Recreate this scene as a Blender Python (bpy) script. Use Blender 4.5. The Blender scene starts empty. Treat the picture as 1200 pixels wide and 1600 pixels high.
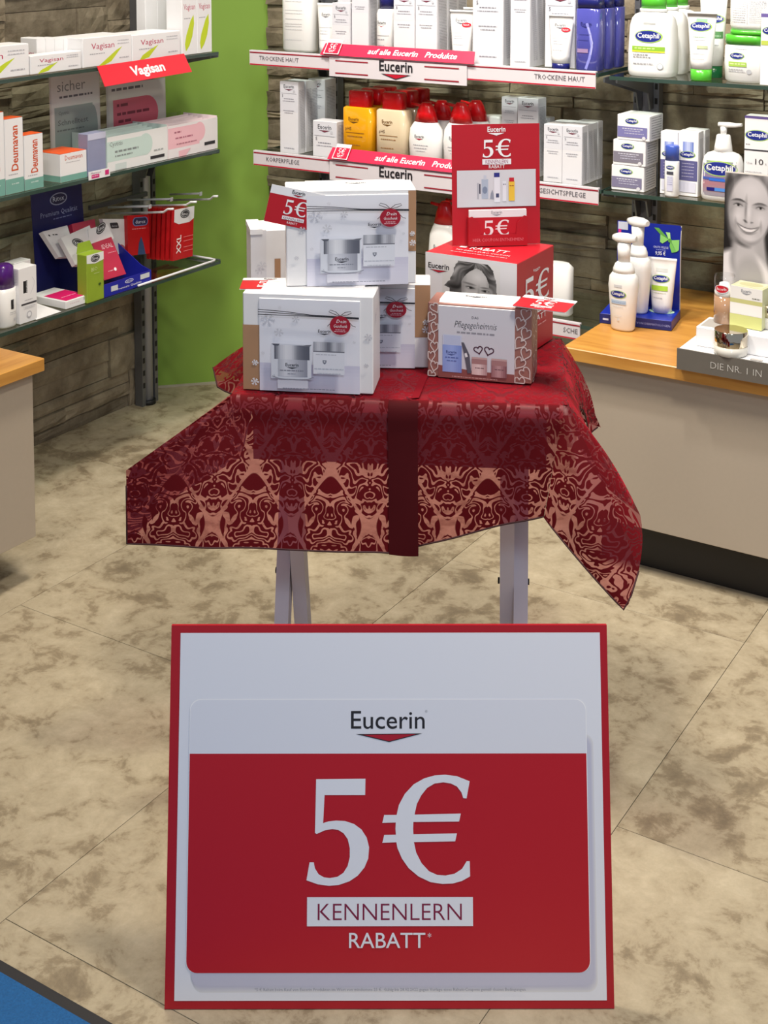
import bpy, bmesh, math, random
from math import radians, sin, cos, pi, sqrt
from mathutils import Vector, Matrix, geometry, noise
random.seed(7)
S = bpy.context.scene
COL = S.collection

# ------------------------------------------------------------------ camera
F = 2155.0; CX = 600.0; CY = 45.0; PITCH = radians(4.56); YAW = radians(32.0); H = 1.3
cd = bpy.data.cameras.new('camera'); cam = bpy.data.objects.new('camera', cd); COL.objects.link(cam)
cam.location = (0, 0, H); cam.rotation_euler = (radians(90) - PITCH, 0, YAW)
cd.sensor_fit = 'VERTICAL'; cd.sensor_height = 36.0; cd.lens = 36.0 * F / 1600.0
cd.shift_y = (CY - 800.0) / 1600.0
cd.clip_start = 0.05
S.camera = cam
# ------------------------------------------------------------------ light
W = bpy.data.worlds.new('world'); S.world = W; W.use_nodes = True
W.node_tree.nodes['Background'].inputs[0].default_value = (0.80, 0.87, 1.0, 1)
W.node_tree.nodes['Background'].inputs[1].default_value = 0.43
S.view_settings.view_transform = 'Standard'; S.view_settings.look = 'None'
S.view_settings.exposure = -0.13; S.view_settings.gamma = 1.0
try: S.view_settings.use_curve_mapping = False
except Exception: pass
def area(name, loc, target, power, size, col, spread=180):
    l = bpy.data.lights.new(name, 'AREA'); l.energy = power; l.size = size; l.color = col; l.spread = radians(spread); l.shape = 'DISK'
    o = bpy.data.objects.new(name, l); COL.objects.link(o); o.location = loc
    o.rotation_euler = (Vector(target) - Vector(loc)).to_track_quat('-Z', 'Y').to_euler(); return o
WARM = (1.0, 0.90, 0.76); NEUT = (1.0, 0.95, 0.88); COOL = (0.78, 0.86, 1.0)
LAMPS = [('ceiling_spot', (-1.75, 1.95, 2.5), (-1.6, 2.95, 0.9), 20, 0.12, NEUT, 90),
         ('ceiling_spot', (-0.95, 1.95, 2.5), (-0.95, 3.0, 0.8), 15, 0.12, NEUT, 90),
         ('ceiling_spot', (-1.5, 1.75, 2.5), (-1.25, 1.9, 0.3), 43, 0.25, WARM, 130),
         ('ceiling_spot', (-0.35, 1.5, 2.5), (-0.6, 1.7, 0.0), 42, 0.25, WARM, 120),
         ('ceiling_spot', (-1.5, 1.0, 2.5), (-2.35, 2.1, 0.9), 13, 0.25, WARM, 110)]
for a in LAMPS: area(a[0], a[1], a[2], a[3] * 0.40, a[4], a[5], a[6])
area('window_lamp', (0.55, -0.35, 2.45), (-0.8, 1.35, 0.25), 13, 0.6, COOL, 120)

# ------------------------------------------------------------------ pixel -> point on a real plane of the room
def ray(x, y):
    u = (x - CX) / F; v = (CY - y) / F
    d = (u, cos(PITCH) + v * sin(PITCH), -sin(PITCH) + v * cos(PITCH))
    c, s = cos(YAW), sin(YAW)
    return Vector((c * d[0] - s * d[1], s * d[0] + c * d[1], d[2]))
O = Vector((0, 0, H))
def UZ(x, y, z): r = ray(x, y); return O + r * ((z - H) / r.z)
def UY(x, y, Y): r = ray(x, y); return O + r * (Y / r.y)
def UX(x, y, X): r = ray(x, y); return O + r * (X / r.x)
def UP(x, y, P, N): r = ray(x, y); return O + r * ((P - O).dot(N) / r.dot(N))

# ------------------------------------------------------------------ materials
def lin(c):
    out = []
    for v in c[:3]:
        v = v / 255.0
        out.append(v / 12.92 if v <= 0.04045 else ((v + 0.055) / 1.055) ** 2.4)
    return tuple(out)
MC = {}
def mat(name, c=(200, 200, 200), rough=0.5, metal=0.0, var=0.06, scale=40.0, bump=0.0, spec=0.5, coat=0.0, sheen=0.0):
    if name in MC: return MC[name]
    m = bpy.data.materials.new(name); m.use_nodes = True; nt = m.node_tree; b = nt.nodes['Principled BSDF']
    l = lin(c)
    tc = nt.nodes.new('ShaderNodeTexCoord'); n = nt.nodes.new('ShaderNodeTexNoise'); n.inputs['Scale'].default_value = scale; n.inputs['Detail'].default_value = 4
    nt.links.new(tc.outputs['Object'], n.inputs['Vector'])
    mx = nt.nodes.new('ShaderNodeMix'); mx.data_type = 'RGBA'
    mx.inputs[6].default_value = tuple(v * (1 - var) for v in l) + (1,); mx.inputs[7].default_value = tuple(min(1, v * (1 + var)) for v in l) + (1,)
    nt.links.new(n.outputs['Fac'], mx.inputs[0]); nt.links.new(mx.outputs[2], b.inputs['Base Color'])
    b.inputs['Roughness'].default_value = rough; b.inputs['Metallic'].default_value = metal; b.inputs['Specular IOR Level'].default_value = spec
    b.inputs['Coat Weight'].default_value = coat; b.inputs['Sheen Weight'].default_value = sheen
    if bump:
        bp = nt.nodes.new('ShaderNodeBump'); bp.inputs['Strength'].default_value = bump; bp.inputs['Distance'].default_value = 0.002
        nt.links.new(n.outputs['Fac'], bp.inputs['Height']); nt.links.new(bp.outputs[0], b.inputs['Normal'])
    MC[name] = m; return m
def mat_print(name='printed_card', rough=0.42):
    if name in MC: return MC[name]
    m = bpy.data.materials.new(name); m.use_nodes = True; nt = m.node_tree; b = nt.nodes['Principled BSDF']
    a = nt.nodes.new('ShaderNodeAttribute'); a.attribute_name = 'Col'
    nt.links.new(a.outputs['Color'], b.inputs['Base Color']); b.inputs['Roughness'].default_value = rough
    MC[name] = m; return m
def mat_clear(name, tint=(0.9, 0.97, 0.93), gl=0.08, rough=0.03):
    if name in MC: return MC[name]
    m = bpy.data.materials.new(name); m.use_nodes = True; nt = m.node_tree; nt.nodes.clear()
    o = nt.nodes.new('ShaderNodeOutputMaterial'); t = nt.nodes.new('ShaderNodeBsdfTransparent'); t.inputs[0].default_value = tint + (1,)
    g = nt.nodes.new('ShaderNodeBsdfGlossy'); g.inputs['Roughness'].default_value = rough
    lw = nt.nodes.new('ShaderNodeLayerWeight'); fr = nt.nodes.new('ShaderNodeMath'); fr.operation = 'POWER'; fr.inputs[1].default_value = 5.0; nt.links.new(lw.outputs['Facing'], fr.inputs[0])
    ad = nt.nodes.new('ShaderNodeMath'); ad.operation = 'ADD'; ad.inputs[1].default_value = gl; ad.use_clamp = True
    mx = nt.nodes.new('ShaderNodeMixShader')
    nt.links.new(fr.outputs[0], ad.inputs[0]); nt.links.new(ad.outputs[0], mx.inputs[0]); nt.links.new(t.outputs[0], mx.inputs[1]); nt.links.new(g.outputs[0], mx.inputs[2]); nt.links.new(mx.outputs[0], o.inputs[0])
    MC[name] = m; return m
def mat_stone():
    m = bpy.data.materials.new('split_face_stone'); m.use_nodes = True; nt = m.node_tree; b = nt.nodes['Principled BSDF']
    oi = nt.nodes.new('ShaderNodeObjectInfo'); ge = nt.nodes.new('ShaderNodeNewGeometry')
    n = nt.nodes.new('ShaderNodeTexNoise'); n.inputs['Scale'].default_value = 14; n.inputs['Detail'].default_value = 8; n.inputs['Roughness'].default_value = 0.65
    n2 = nt.nodes.new('ShaderNodeTexNoise'); n2.inputs['Scale'].default_value = 45; n2.inputs['Detail'].default_value = 5
    nt.links.new(ge.outputs['Position'], n.inputs['Vector']); nt.links.new(ge.outputs['Position'], n2.inputs['Vector'])
    r = nt.nodes.new('ShaderNodeValToRGB'); r.color_ramp.elements[0].position = 0.3; r.color_ramp.elements[1].position = 0.72
    r.color_ramp.elements[0].color = lin((104, 92, 74)) + (1,); r.color_ramp.elements[1].color = lin((158, 146, 124)) + (1,)
    nt.links.new(n.outputs['Fac'], r.inputs[0])
    h = nt.nodes.new('ShaderNodeHueSaturation'); mp = nt.nodes.new('ShaderNodeMapRange'); mp.inputs[3].default_value = 0.72; mp.inputs[4].default_value = 1.2
    nt.links.new(oi.outputs['Random'], mp.inputs[0]); nt.links.new(mp.outputs[0], h.inputs['Value']); nt.links.new(r.outputs[0], h.inputs['Color']); nt.links.new(h.outputs[0], b.inputs['Base Color'])
    bp = nt.nodes.new('ShaderNodeBump'); bp.inputs['Strength'].default_value = 0.5; bp.inputs['Distance'].default_value = 0.006
    ad = nt.nodes.new('ShaderNodeMath'); ad.operation = 'ADD'; nt.links.new(n.outputs['Fac'], ad.inputs[0]); nt.links.new(n2.outputs['Fac'], ad.inputs[1])
    nt.links.new(ad.outputs[0], bp.inputs['Height']); nt.links.new(bp.outputs[0], b.inputs['Normal']); b.inputs['Roughness'].default_value = 0.8
    return m
def mat_floor():
    m = bpy.data.materials.new('mottled_stone_tile'); m.use_nodes = True; nt = m.node_tree; b = nt.nodes['Principled BSDF']
    ge = nt.nodes.new('ShaderNodeNewGeometry'); oi = nt.nodes.new('ShaderNodeObjectInfo')
    vm = nt.nodes.new('ShaderNodeVectorMath'); vm.operation = 'MULTIPLY_ADD'; cmb = nt.nodes.new('ShaderNodeCombineXYZ')
    mu = nt.nodes.new('ShaderNodeMath'); mu.operation = 'MULTIPLY'; mu.inputs[1].default_value = 9.0
    nt.links.new(oi.outputs['Random'], mu.inputs[0]); nt.links.new(mu.outputs[0], cmb.inputs[2])
    vm.inputs[1].default_value = (1, 1, 1); nt.links.new(ge.outputs['Position'], vm.inputs[0]); nt.links.new(cmb.outputs[0], vm.inputs[2])
    def ns(sc, de, ro, di=0):
        n = nt.nodes.new('ShaderNodeTexNoise'); n.inputs['Scale'].default_value = sc; n.inputs['Detail'].default_value = de; n.inputs['Roughness'].default_value = ro; n.inputs['Distortion'].default_value = di
        nt.links.new(vm.outputs[0], n.inputs['Vector']); return n
    a = ns(17, 7, 0.7, 0.3); c = ns(2.2, 3, 0.5); f = ns(90, 4, 0.7)
    sm = nt.nodes.new('ShaderNodeMath'); sm.operation = 'MULTIPLY_ADD'; sm.inputs[1].default_value = 0.43
    nt.links.new(c.outputs['Fac'], sm.inputs[0]); nt.links.new(a.outputs['Fac'], sm.inputs[2])
    r = nt.nodes.new('ShaderNodeValToRGB'); e = r.color_ramp.elements
    e[0].position = 0.53; e[0].color = lin((126, 113, 92)) + (1,); e[1].position = 0.93; e[1].color = lin((190, 178, 153)) + (1,)
    q = e.new(0.625); q.color = lin((144, 130, 106)) + (1,); q = e.new(0.69); q.color = lin((169, 156, 131)) + (1,)
    nt.links.new(sm.outputs[0], r.inputs[0])
    h = nt.nodes.new('ShaderNodeHueSaturation'); mp = nt.nodes.new('ShaderNodeMapRange'); mp.inputs[3].default_value = 0.85; mp.inputs[4].default_value = 1.15
    nt.links.new(f.outputs['Fac'], mp.inputs[0]); nt.links.new(mp.outputs[0], h.inputs['Value']); nt.links.new(r.outputs[0], h.inputs['Color']); nt.links.new(h.outputs[0], b.inputs['Base Color'])
    b.inputs['Roughness'].default_value = 0.55
    bp = nt.nodes.new('ShaderNodeBump'); bp.inputs['Strength'].default_value = 0.15; bp.inputs['Distance'].default_value = 0.002
    nt.links.new(a.outputs['Fac'], bp.inputs['Height']); nt.links.new(bp.outputs[0], b.inputs['Normal'])
    return m
def mat_wood():
    m = bpy.data.materials.new('oiled_beech'); m.use_nodes = True; nt = m.node_tree; b = nt.nodes['Principled BSDF']
    tc = nt.nodes.new('ShaderNodeTexCoord'); mp = nt.nodes.new('ShaderNodeMapping'); mp.inputs['Scale'].default_value = (3, 26, 26)
    nt.links.new(tc.outputs['Object'], mp.inputs['Vector'])
    n = nt.nodes.new('ShaderNodeTexNoise'); n.inputs['Scale'].default_value = 2.2; n.inputs['Detail'].default_value = 6; nt.links.new(mp.outputs[0], n.inputs['Vector'])
    r = nt.nodes.new('ShaderNodeValToRGB'); r.color_ramp.elements[0].position = 0.3; r.color_ramp.elements[1].position = 0.7
    r.color_ramp.elements[0].color = lin((186, 128, 56)) + (1,); r.color_ramp.elements[1].color = lin((212, 156, 76)) + (1,)
    nt.links.new(n.outputs['Fac'], r.inputs[0]); nt.links.new(r.outputs[0], b.inputs['Base Color']); b.inputs['Roughness'].default_value = 0.33
    MC['wood'] = m; return m
def mat_cloth(name, sheer=True):
    m = bpy.data.materials.new(name); m.use_nodes = True; nt = m.node_tree; b = nt.nodes['Principled BSDF']
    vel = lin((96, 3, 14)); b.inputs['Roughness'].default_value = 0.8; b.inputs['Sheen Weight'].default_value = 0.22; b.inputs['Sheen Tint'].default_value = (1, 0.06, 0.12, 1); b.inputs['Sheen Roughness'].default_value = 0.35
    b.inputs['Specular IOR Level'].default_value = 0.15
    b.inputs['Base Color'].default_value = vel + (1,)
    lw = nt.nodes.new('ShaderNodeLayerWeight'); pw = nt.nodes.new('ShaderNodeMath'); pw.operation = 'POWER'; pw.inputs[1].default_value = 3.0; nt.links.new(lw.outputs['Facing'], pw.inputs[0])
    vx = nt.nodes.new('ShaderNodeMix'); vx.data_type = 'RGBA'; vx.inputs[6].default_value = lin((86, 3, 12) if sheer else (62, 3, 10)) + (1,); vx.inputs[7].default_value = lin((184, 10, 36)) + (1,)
    nt.links.new(pw.outputs[0], vx.inputs[0]); nt.links.new(vx.outputs[2], b.inputs['Base Color'])  # velvet sheen put into the base colour: brighter red at grazing view
    if not sheer: return m
    def N(op, a, c=None, d=None):
        q = nt.nodes.new('ShaderNodeMath'); q.operation = op
        for i, v in enumerate((a, c, d)):
            if v is None: continue
            if isinstance(v, (int, float)): q.inputs[i].default_value = v
            else: nt.links.new(v, q.inputs[i])
        return q.outputs[0]
    uv = nt.nodes.new('ShaderNodeUVMap'); sp = nt.nodes.new('ShaderNodeSeparateXYZ'); nt.links.new(uv.outputs[0], sp.inputs[0])
    u, v = sp.outputs[0], sp.outputs[1]
    PU, PV = 0.058, 0.085
    # half-drop repeat: odd columns shift by half a period, each motif mirrored left and right
    mu = N('PINGPONG', u, PU)                       # 0..PU mirror coordinate
    vv = N('ADD', v, 0.0)
    cmb = nt.nodes.new('ShaderNodeCombineXYZ'); nt.links.new(mu, cmb.inputs[0]); nt.links.new(vv, cmb.inputs[1])
    ns = nt.nodes.new('ShaderNodeTexNoise'); ns.inputs['Scale'].default_value = 36; ns.inputs['Detail'].default_value = 1.0; ns.inputs['Distortion'].default_value = 1.1
    nt.links.new(cmb.outputs[0], ns.inputs['Vector'])
    # ogee lattice
    og = N('ADD', N('COSINE', N('MULTIPLY', mu, pi / PU)), N('COSINE', N('MULTIPLY', vv, pi / PV)))
    st = N('SINE', N('ADD', N('MULTIPLY', ns.outputs['Fac'], 40.0), N('MULTIPLY', og, 2.2)))
    n3 = nt.nodes.new('ShaderNodeTexNoise'); n3.inputs['Scale'].default_value = 22; n3.inputs['Detail'].default_value = 0; nt.links.new(cmb.outputs[0], n3.inputs['Vector'])
    st = N('ADD', st, N('MULTIPLY', N('SUBTRACT', n3.outputs['Fac'], 0.5), 2.4))
    band = N('SUBTRACT', 1.0, N('MULTIPLY', N('ABSOLUTE', N('ADD', og, 0.05)), 5.0))
    mxm = N('MAXIMUM', st, N('MULTIPLY', band, 0.75))
    fac = nt.nodes.new('ShaderNodeMapRange'); fac.inputs[1].default_value = 0.22; fac.inputs[2].default_value = 0.38; nt.links.new(mxm, fac.inputs[0])
    satin = nt.nodes.new('ShaderNodeBsdfPrincipled'); satin.inputs['Base Color'].default_value = lin((140, 44, 56)) + (1,); satin.inputs['Roughness'].default_value = 0.42
    tr = nt.nodes.new('ShaderNodeBsdfTransparent'); tr.inputs[0].default_value = (0.90, 0.52, 0.56, 1)
    ms = nt.nodes.new('ShaderNodeMixShader'); ms.inputs[0].default_value = 0.58
    nt.links.new(satin.outputs[0], ms.inputs[1]); nt.links.new(tr.outputs[0], ms.inputs[2])
    mm = nt.nodes.new('ShaderNodeMixShader'); nt.links.new(fac.outputs[0], mm.inputs[0]); nt.links.new(b.outputs[0], mm.inputs[1]); nt.links.new(ms.outputs[0], mm.inputs[2])
    nt.links.new(mm.outputs[0], nt.nodes['Material Output'].inputs[0])
    return m

# ------------------------------------------------------------------ mesh builder
class MB:
    def __init__(s): s.v = []; s.f = []; s.m = []; s.sm = []
    def add(s, vs, fs, mi=0, smooth=False):
        o = len(s.v); s.v += [Vector(p) for p in vs]
        for f in fs: s.f.append(tuple(i + o for i in f)); s.m.append(mi); s.sm.append(smooth)
    def box(s, x0, x1, y0, y1, z0, z1, bev=0.0, mi=0):
        if bev <= 0:
            vs = [(x, y, z) for z in (z0, z1) for y in (y0, y1) for x in (x0, x1)]
            s.add(vs, [(0, 2, 3, 1), (4, 5, 7, 6), (0, 1, 5, 4), (2, 6, 7, 3), (0, 4, 6, 2), (1, 3, 7, 5)], mi); return
        b = min(bev, (x1 - x0) * .45, (y1 - y0) * .45, (z1 - z0) * .45)
        vs = []; idx = {}
        X = (x0, x1); Y = (y0, y1); Z = (z0, z1)
        for i in (0, 1):
            for j in (0, 1):
                for k in (0, 1):
                    p = (X[i], Y[j], Z[k]); q = (X[i] + b * (1 - 2 * i), Y[j] + b * (1 - 2 * j), Z[k] + b * (1 - 2 * k))
                    for a in range(3):
                        idx[(i, j, k, a)] = len(vs); vs.append(tuple(p[t] if t == a else q[t] for t in range(3)))
        fs = []
        for a in range(3):
            for sd in (0, 1):
                o = [t for t in range(3) if t != a]; ring = []
                for (p, q) in ((0, 0), (1, 0), (1, 1), (0, 1)):
                    c = [0, 0, 0]; c[a] = sd; c[o[0]] = p; c[o[1]] = q; ring.append(idx[(*c, a)])
                fs.append(tuple(ring))
        for a in range(3):
            o = [t for t in range(3) if t != a]
            for p in (0, 1):
                for q in (0, 1):
                    c0 = [0, 0, 0]; c0[o[0]] = p; c0[o[1]] = q; c1 = list(c0); c1[a] = 1
                    fs.append((idx[(*c0, o[0])], idx[(*c1, o[0])], idx[(*c1, o[1])], idx[(*c0, o[1])]))
        for i in (0, 1):
            for j in (0, 1):
                for k in (0, 1): fs.append(tuple(idx[(i, j, k, a)] for a in range(3)))
        s.add(vs, fs, mi)
    def loft(s, rings, n=24, cap=True, mi=0, rot=None):
        """rings: (cx, cy, z, hx, hy, exponent)"""
        vs = []
        for (cx, cy, z, hx, hy, e) in rings:
            for i in range(n):
                a = 2 * pi * i / n; c, d = cos(a), sin(a)
                vs.append((cx + hx * math.copysign(abs(c) ** (2 / e), c), cy + hy * math.copysign(abs(d) ** (2 / e), d), z))
        fs = []
        for r in range(len(rings) - 1):
            for i in range(n):
                j = (i + 1) % n; fs.append((r * n + i, r * n + j, (r + 1) * n + j, (r + 1) * n + i))
        if rot: vs = [rot @ Vector(v) for v in vs]
        o = len(s.v); s.add(vs, fs, mi, True)
        if cap:
            s.f.append(tuple(o + i for i in reversed(range(n)))); s.m.append(mi); s.sm.append(False)
            b = o + (len(rings) - 1) * n
            s.f.append(tuple(b + i for i in range(n))); s.m.append(mi); s.sm.append(False)
    def tube(s, pts, r, n=8, mi=0):
        pts = [Vector(p) for p in pts]; vs = []
        for i, p in enumerate(pts):
            t = (pts[min(i + 1, len(pts) - 1)] - pts[max(i - 1, 0)]).normalized()
            a = t.cross(Vector((0, 0, 1))) if abs(t.z) < .95 else t.cross(Vector((1, 0, 0)))
            a.normalize(); b = t.cross(a)
            for k in range(n): vs.append(p + a * r * cos(2 * pi * k / n) + b * r * sin(2 * pi * k / n))
        fs = []
        for i in range(len(pts) - 1):
            for k in range(n): j = (k + 1) % n; fs.append((i * n + k, i * n + j, (i + 1) * n + j, (i + 1) * n + k))
        fs.append(tuple(range(n))); fs.append(tuple((len(pts) - 1) * n + k for k in range(n)))
        s.add(vs, fs, mi, True)
    def slab(s, quad, th, mi=0):
        """quad of 4 points extruded by th along its normal (backwards)"""
        q = [Vector(p) for p in quad]; nrm = (q[1] - q[0]).cross(q[3] - q[0]).normalized() * -th
        vs = q + [p + nrm for p in q]
        s.add(vs, [(0, 1, 2, 3), (7, 6, 5, 4), (0, 4, 5, 1), (1, 5, 6, 2), (2, 6, 7, 3), (3, 7, 4, 0)], mi)
    def prism(s, poly, fn, a, b, mi=0):
        """poly 2D outline; fn(u, v, w) -> point; w from a to b"""
        n = len(poly); vs = [fn(u, v, a) for u, v in poly] + [fn(u, v, b) for u, v in poly]
        fs = [(i, (i + 1) % n, n + (i + 1) % n, n + i) for i in range(n)]
        tr = geometry.tessellate_polygon([[Vector((u, v, 0)) for u, v in poly]])
        fs += [tuple(t) for t in tr] + [tuple(i + n for i in reversed(t)) for t in tr]
        s.add(vs, fs, mi)
    def mesh(s, name, mats, fix=True):
        me = bpy.data.meshes.new(name); me.from_pydata([tuple(v) for v in s.v], [], s.f)
        for m in (mats if isinstance(mats, (list, tuple)) else [mats]): me.materials.append(m)
        me.polygons.foreach_set('material_index', s.m); me.polygons.foreach_set('use_smooth', s.sm)
        if fix:
            bm = bmesh.new(); bm.from_mesh(me); bmesh.ops.recalc_face_normals(bm, faces=bm.faces); bm.to_mesh(me); bm.free()
        me.update(); return me
def ob(name, me, parent=None, loc=(0, 0, 0), rz=0.0, label=None):
    o = bpy.data.objects.new(name, me); COL.objects.link(o)
    if parent: o.parent = parent
    o.location = loc; o.rotation_euler = (0, 0, rz)
    if label: o['label'] = label
    return o
def part(name, mb, mats, parent, label=None, loc=(0, 0, 0), rz=0): return ob(name, mb.mesh(name, mats), parent, loc, rz, label)
def tag(o, label, cat, group=None):
    o['label'] = label; o['category'] = cat
    if group: o['group'] = group
    return o
def thing(name, label, cat, loc=(0, 0, 0), rz=0.0, group=None, mb=None, mats=None):
    o = bpy.data.objects.new(name, mb.mesh(name, mats) if mb else None); COL.objects.link(o)
    o.location = loc; o.rotation_euler = (0, 0, rz); return tag(o, label, cat, group)
def struct(name, mb, mats):
    o = ob(name, mb.mesh(name, mats)); o['kind'] = 'structure'; return o
def dup(root, loc, rz=None, label=None, group=None):
    r = root.copy(); COL.objects.link(r); r.location = loc
    if rz is not None: r.rotation_euler = (0, 0, rz)
    if label: r['label'] = label
    if group: r['group'] = group
    for ch in list(root.children):
        c = ch.copy(); COL.objects.link(c); c.parent = r
        for g in list(ch.children): d = g.copy(); COL.objects.link(d); d.parent = c
    return r

# ------------------------------------------------------------------ flat print (lettering and pictures on packs and signs)
TXT = {}
def text_mesh(t, res=2, bold=0.0):
    k = (t, res, bold)
    if k in TXT: return TXT[k]
    cu = bpy.data.curves.new('lettering', 'FONT'); cu.body = t; cu.resolution_u = res; cu.offset = bold; cu.fill_mode = 'FRONT'
    o = bpy.data.objects.new('lettering', cu); COL.objects.link(o)
    bpy.context.view_layer.update()
    me = bpy.data.meshes.new_from_object(o.evaluated_get(bpy.context.evaluated_depsgraph_get()))
    vs = [(v.co.x, v.co.y) for v in me.vertices]; fs = [tuple(p.vertices) for p in me.polygons]
    bpy.data.objects.remove(o); bpy.data.meshes.remove(me); bpy.data.curves.remove(cu)
    if not vs: vs = [(0, 0)]
    x0 = min(v[0] for v in vs); x1 = max(v[0] for v in vs)
    cap = 0.70
    TXT[k] = ([((x - x0) / cap, y / cap) for x, y in vs], fs, (x1 - x0) / cap); return TXT[k]
FIVE = [(105,115),(436,112),(434,222),(162,222),(153,412),(190,400),(240,395),(300,398),(360,418),(410,455),(445,510),(461,575),(455,650),(430,710),(385,765),(330,802),(260,826),(195,832),(120,822),(44,795),(64,675),(92,675),(100,715),(125,755),(160,775),(200,780),(250,772),(290,745),(318,700),(332,640),(332,580),(318,520),(290,480),(255,458),(215,452),(165,460),(110,485),(99,478)]
EURO = [(1136,130),(1114,246),(1092,244),(1080,205),(1050,165),(1010,145),(960,137),(900,145),(850,175),(810,225),(780,285),(765,355),(1075,348),(1063,402),(757,405),(755,450),(757,487),(1048,482),(1036,535),(760,540),(775,610),(810,680),(860,735),(915,760),(970,764),(1030,752),(1080,720),(1112,668),(1132,668),(1134,770),(1080,800),(1020,817),(950,820),(870,808),(790,770),(725,715),(680,650),(650,580),(643,541),(549,545),(562,492),(640,490),(637,450),(639,408),(549,410),(562,357),(645,357),(660,290),(700,215),(760,150),(830,110),(900,90),(970,85),(1050,95)]
WHITE = (238, 239, 243); RED = (186, 16, 34); BLACK = (35, 33, 38); GREY = (150, 152, 160)
class Art:
    """flat artwork in design pixels (x right, y down) mapped on a w x h panel"""
    def __init__(s, x0, y0, x1, y1, w, h, step=0.00010):
        s.x0, s.y0, s.x1, s.y1, s.w, s.h = x0, y0, x1, y1, w, h; s.kx = w / (x1 - x0); s.ky = h / (y1 - y0)
        s.v = []; s.f = []; s.c = []; s.z = 0.0003; s.step = step; s.rnd = random.Random(3)
    def P(s, x, y): return ((x - s.x0) * s.kx, (s.y1 - y) * s.ky)
    def _add(s, pts, fs, cols, z=None):
        o = len(s.v); s.z += s.step
        for p in pts: u, v = s.P(*p); s.v.append((u, v, s.z))
        for f, c in zip(fs, cols): s.f.append(tuple(i + o for i in f)); s.c.append(c)
    def poly(s, pts, col):
        fs = [tuple(t) for t in geometry.tessellate_polygon([[Vector((x, y, 0)) for x, y in pts]])] if len(pts) > 4 else [tuple(range(len(pts)))]
        s._add(pts, fs, [lin(col)] * len(fs)); return s
    def rect(s, x0, y0, x1, y1, col, n=8): 
        pts = []; fs = []
        for i in range(n + 1): x = x0 + (x1 - x0) * i / n; pts += [(x, y0), (x, y1)]
        fs = [(2 * i, 2 * i + 1, 2 * i + 3, 2 * i + 2) for i in range(n)]
        s._add(pts, fs, [lin(col)] * n); return s
    def grad(s, x0, y0, x1, y1, stops, n=14, vert=False):
        pts = []; fs = []; cols = []
        for i in range(n + 1):
            t = i / n
            if vert: y = y0 + (y1 - y0) * t; pts += [(x0 + (x1 - x0) * k_ / 8, y) for k_ in range(9)]
            else: x = x0 + (x1 - x0) * t; pts += [(x, y0), (x, y1)]
        for i in range(n):
            t = (i + .5) / n * (len(stops) - 1); a = min(int(t), len(stops) - 2); q = t - a
            c_ = lin([stops[a][k] * (1 - q) + stops[a + 1][k] * q for k in range(3)])
            if vert: fs += [(9 * i + k_, 9 * i + 9 + k_, 9 * i + 10 + k_, 9 * i + k_ + 1) for k_ in range(8)]; cols += [c_] * 8
            else: fs.append((2 * i, 2 * i + 1, 2 * i + 3, 2 * i + 2)); cols.append(c_)
        s._add(pts, fs, cols); return s
    def rrect(s, x0, y0, x1, y1, r, col, bottom=True, top=True):
        pts = []
        for (cx, cy, a0, on) in ((x1 - r, y0 + r, -90, top), (x1 - r, y1 - r, 0, bottom), (x0 + r, y1 - r, 90, bottom), (x0 + r, y0 + r, 180, top)):
            if on: pts += [(cx + r * cos(radians(a0 + 15 * k)), cy + r * sin(radians(a0 + 15 * k))) for k in range(7)]
            else: pts.append((x1 if a0 in (-90, 0) else x0, y0 if a0 in (-90, 180) else y1))
        return s.poly(pts, col)
    def ell(s, cx, cy, rx, ry, col, n=20):
        pts = [(cx, cy)]
        for q in (0.5, 1.0): pts += [(cx + q * rx * cos(2 * pi * i / n), cy + q * ry * sin(2 * pi * i / n)) for i in range(n)]
        fs = [(0, 1 + i, 1 + (i + 1) % n) for i in range(n)] + [(1 + i, 1 + n + i, 1 + n + (i + 1) % n, 1 + (i + 1) % n) for i in range(n)]
        s._add(pts, fs, [lin(col)] * len(fs)); return s
    def line(s, pts, w, col):
        out = []; fs = []
        for i, p in enumerate(pts):
            a = Vector(pts[max(i - 1, 0)]); b = Vector(pts[min(i + 1, len(pts) - 1)]); t = (b - a).normalized(); nn = Vector((-t.y, t.x)) * w / 2
            out += [(p[0] + nn.x, p[1] + nn.y), (p[0] - nn.x, p[1] - nn.y)]
        fs = [(2 * i, 2 * i + 1, 2 * i + 3, 2 * i + 2) for i in range(len(pts) - 1)]
        s._add(out, fs, [lin(col)] * len(fs)); return s
    def text(s, t, cx, yb, h, col, sx=1.0, shear=0.0, bold=0.0, res=2, width=None, align='c', ang=0.0, vertical=False):
        vs, fs, wd = text_mesh(t, res, bold)
        if width: sx = width / (wd * h)
        off = {'c': -wd * h * sx / 2, 'l': 0, 'r': -wd * h * sx}[align]
        pts = []
        ca, sa = cos(radians(ang)), sin(radians(ang))
        for x, y in vs:
            a = off + (x + shear * y) * h * sx; b = -y * h
            pts.append((cx + a * ca - b * sa, yb + a * sa + b * ca))
        s._add(pts, fs, [lin(col)] * len(fs)); return s
    def fine(s, x0, x1, y, h, col, fill=0.8):
        x = x0; pts = []; fs = []
        while x < x1:
            w = (s.rnd.random() * 3 + 1.2) * h; e = min(x + w, x1); o = len(pts)
            pts += [(x, y - h), (e, y - h), (e, y), (x, y)]; fs.append((o, o + 1, o + 2, o + 3)); x = e + h * 0.7
        if pts: s._add(pts, fs, [lin(col)] * len(fs))
        return s
    def glyph(s, outline, bx, x, y, h, col, ref=(85, 832)):
        k = h / (ref[1] - ref[0]); s.poly([(x + (px - bx) * k, y + (py - ref[1]) * k * 1.0) for px, py in outline], col); return s
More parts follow.
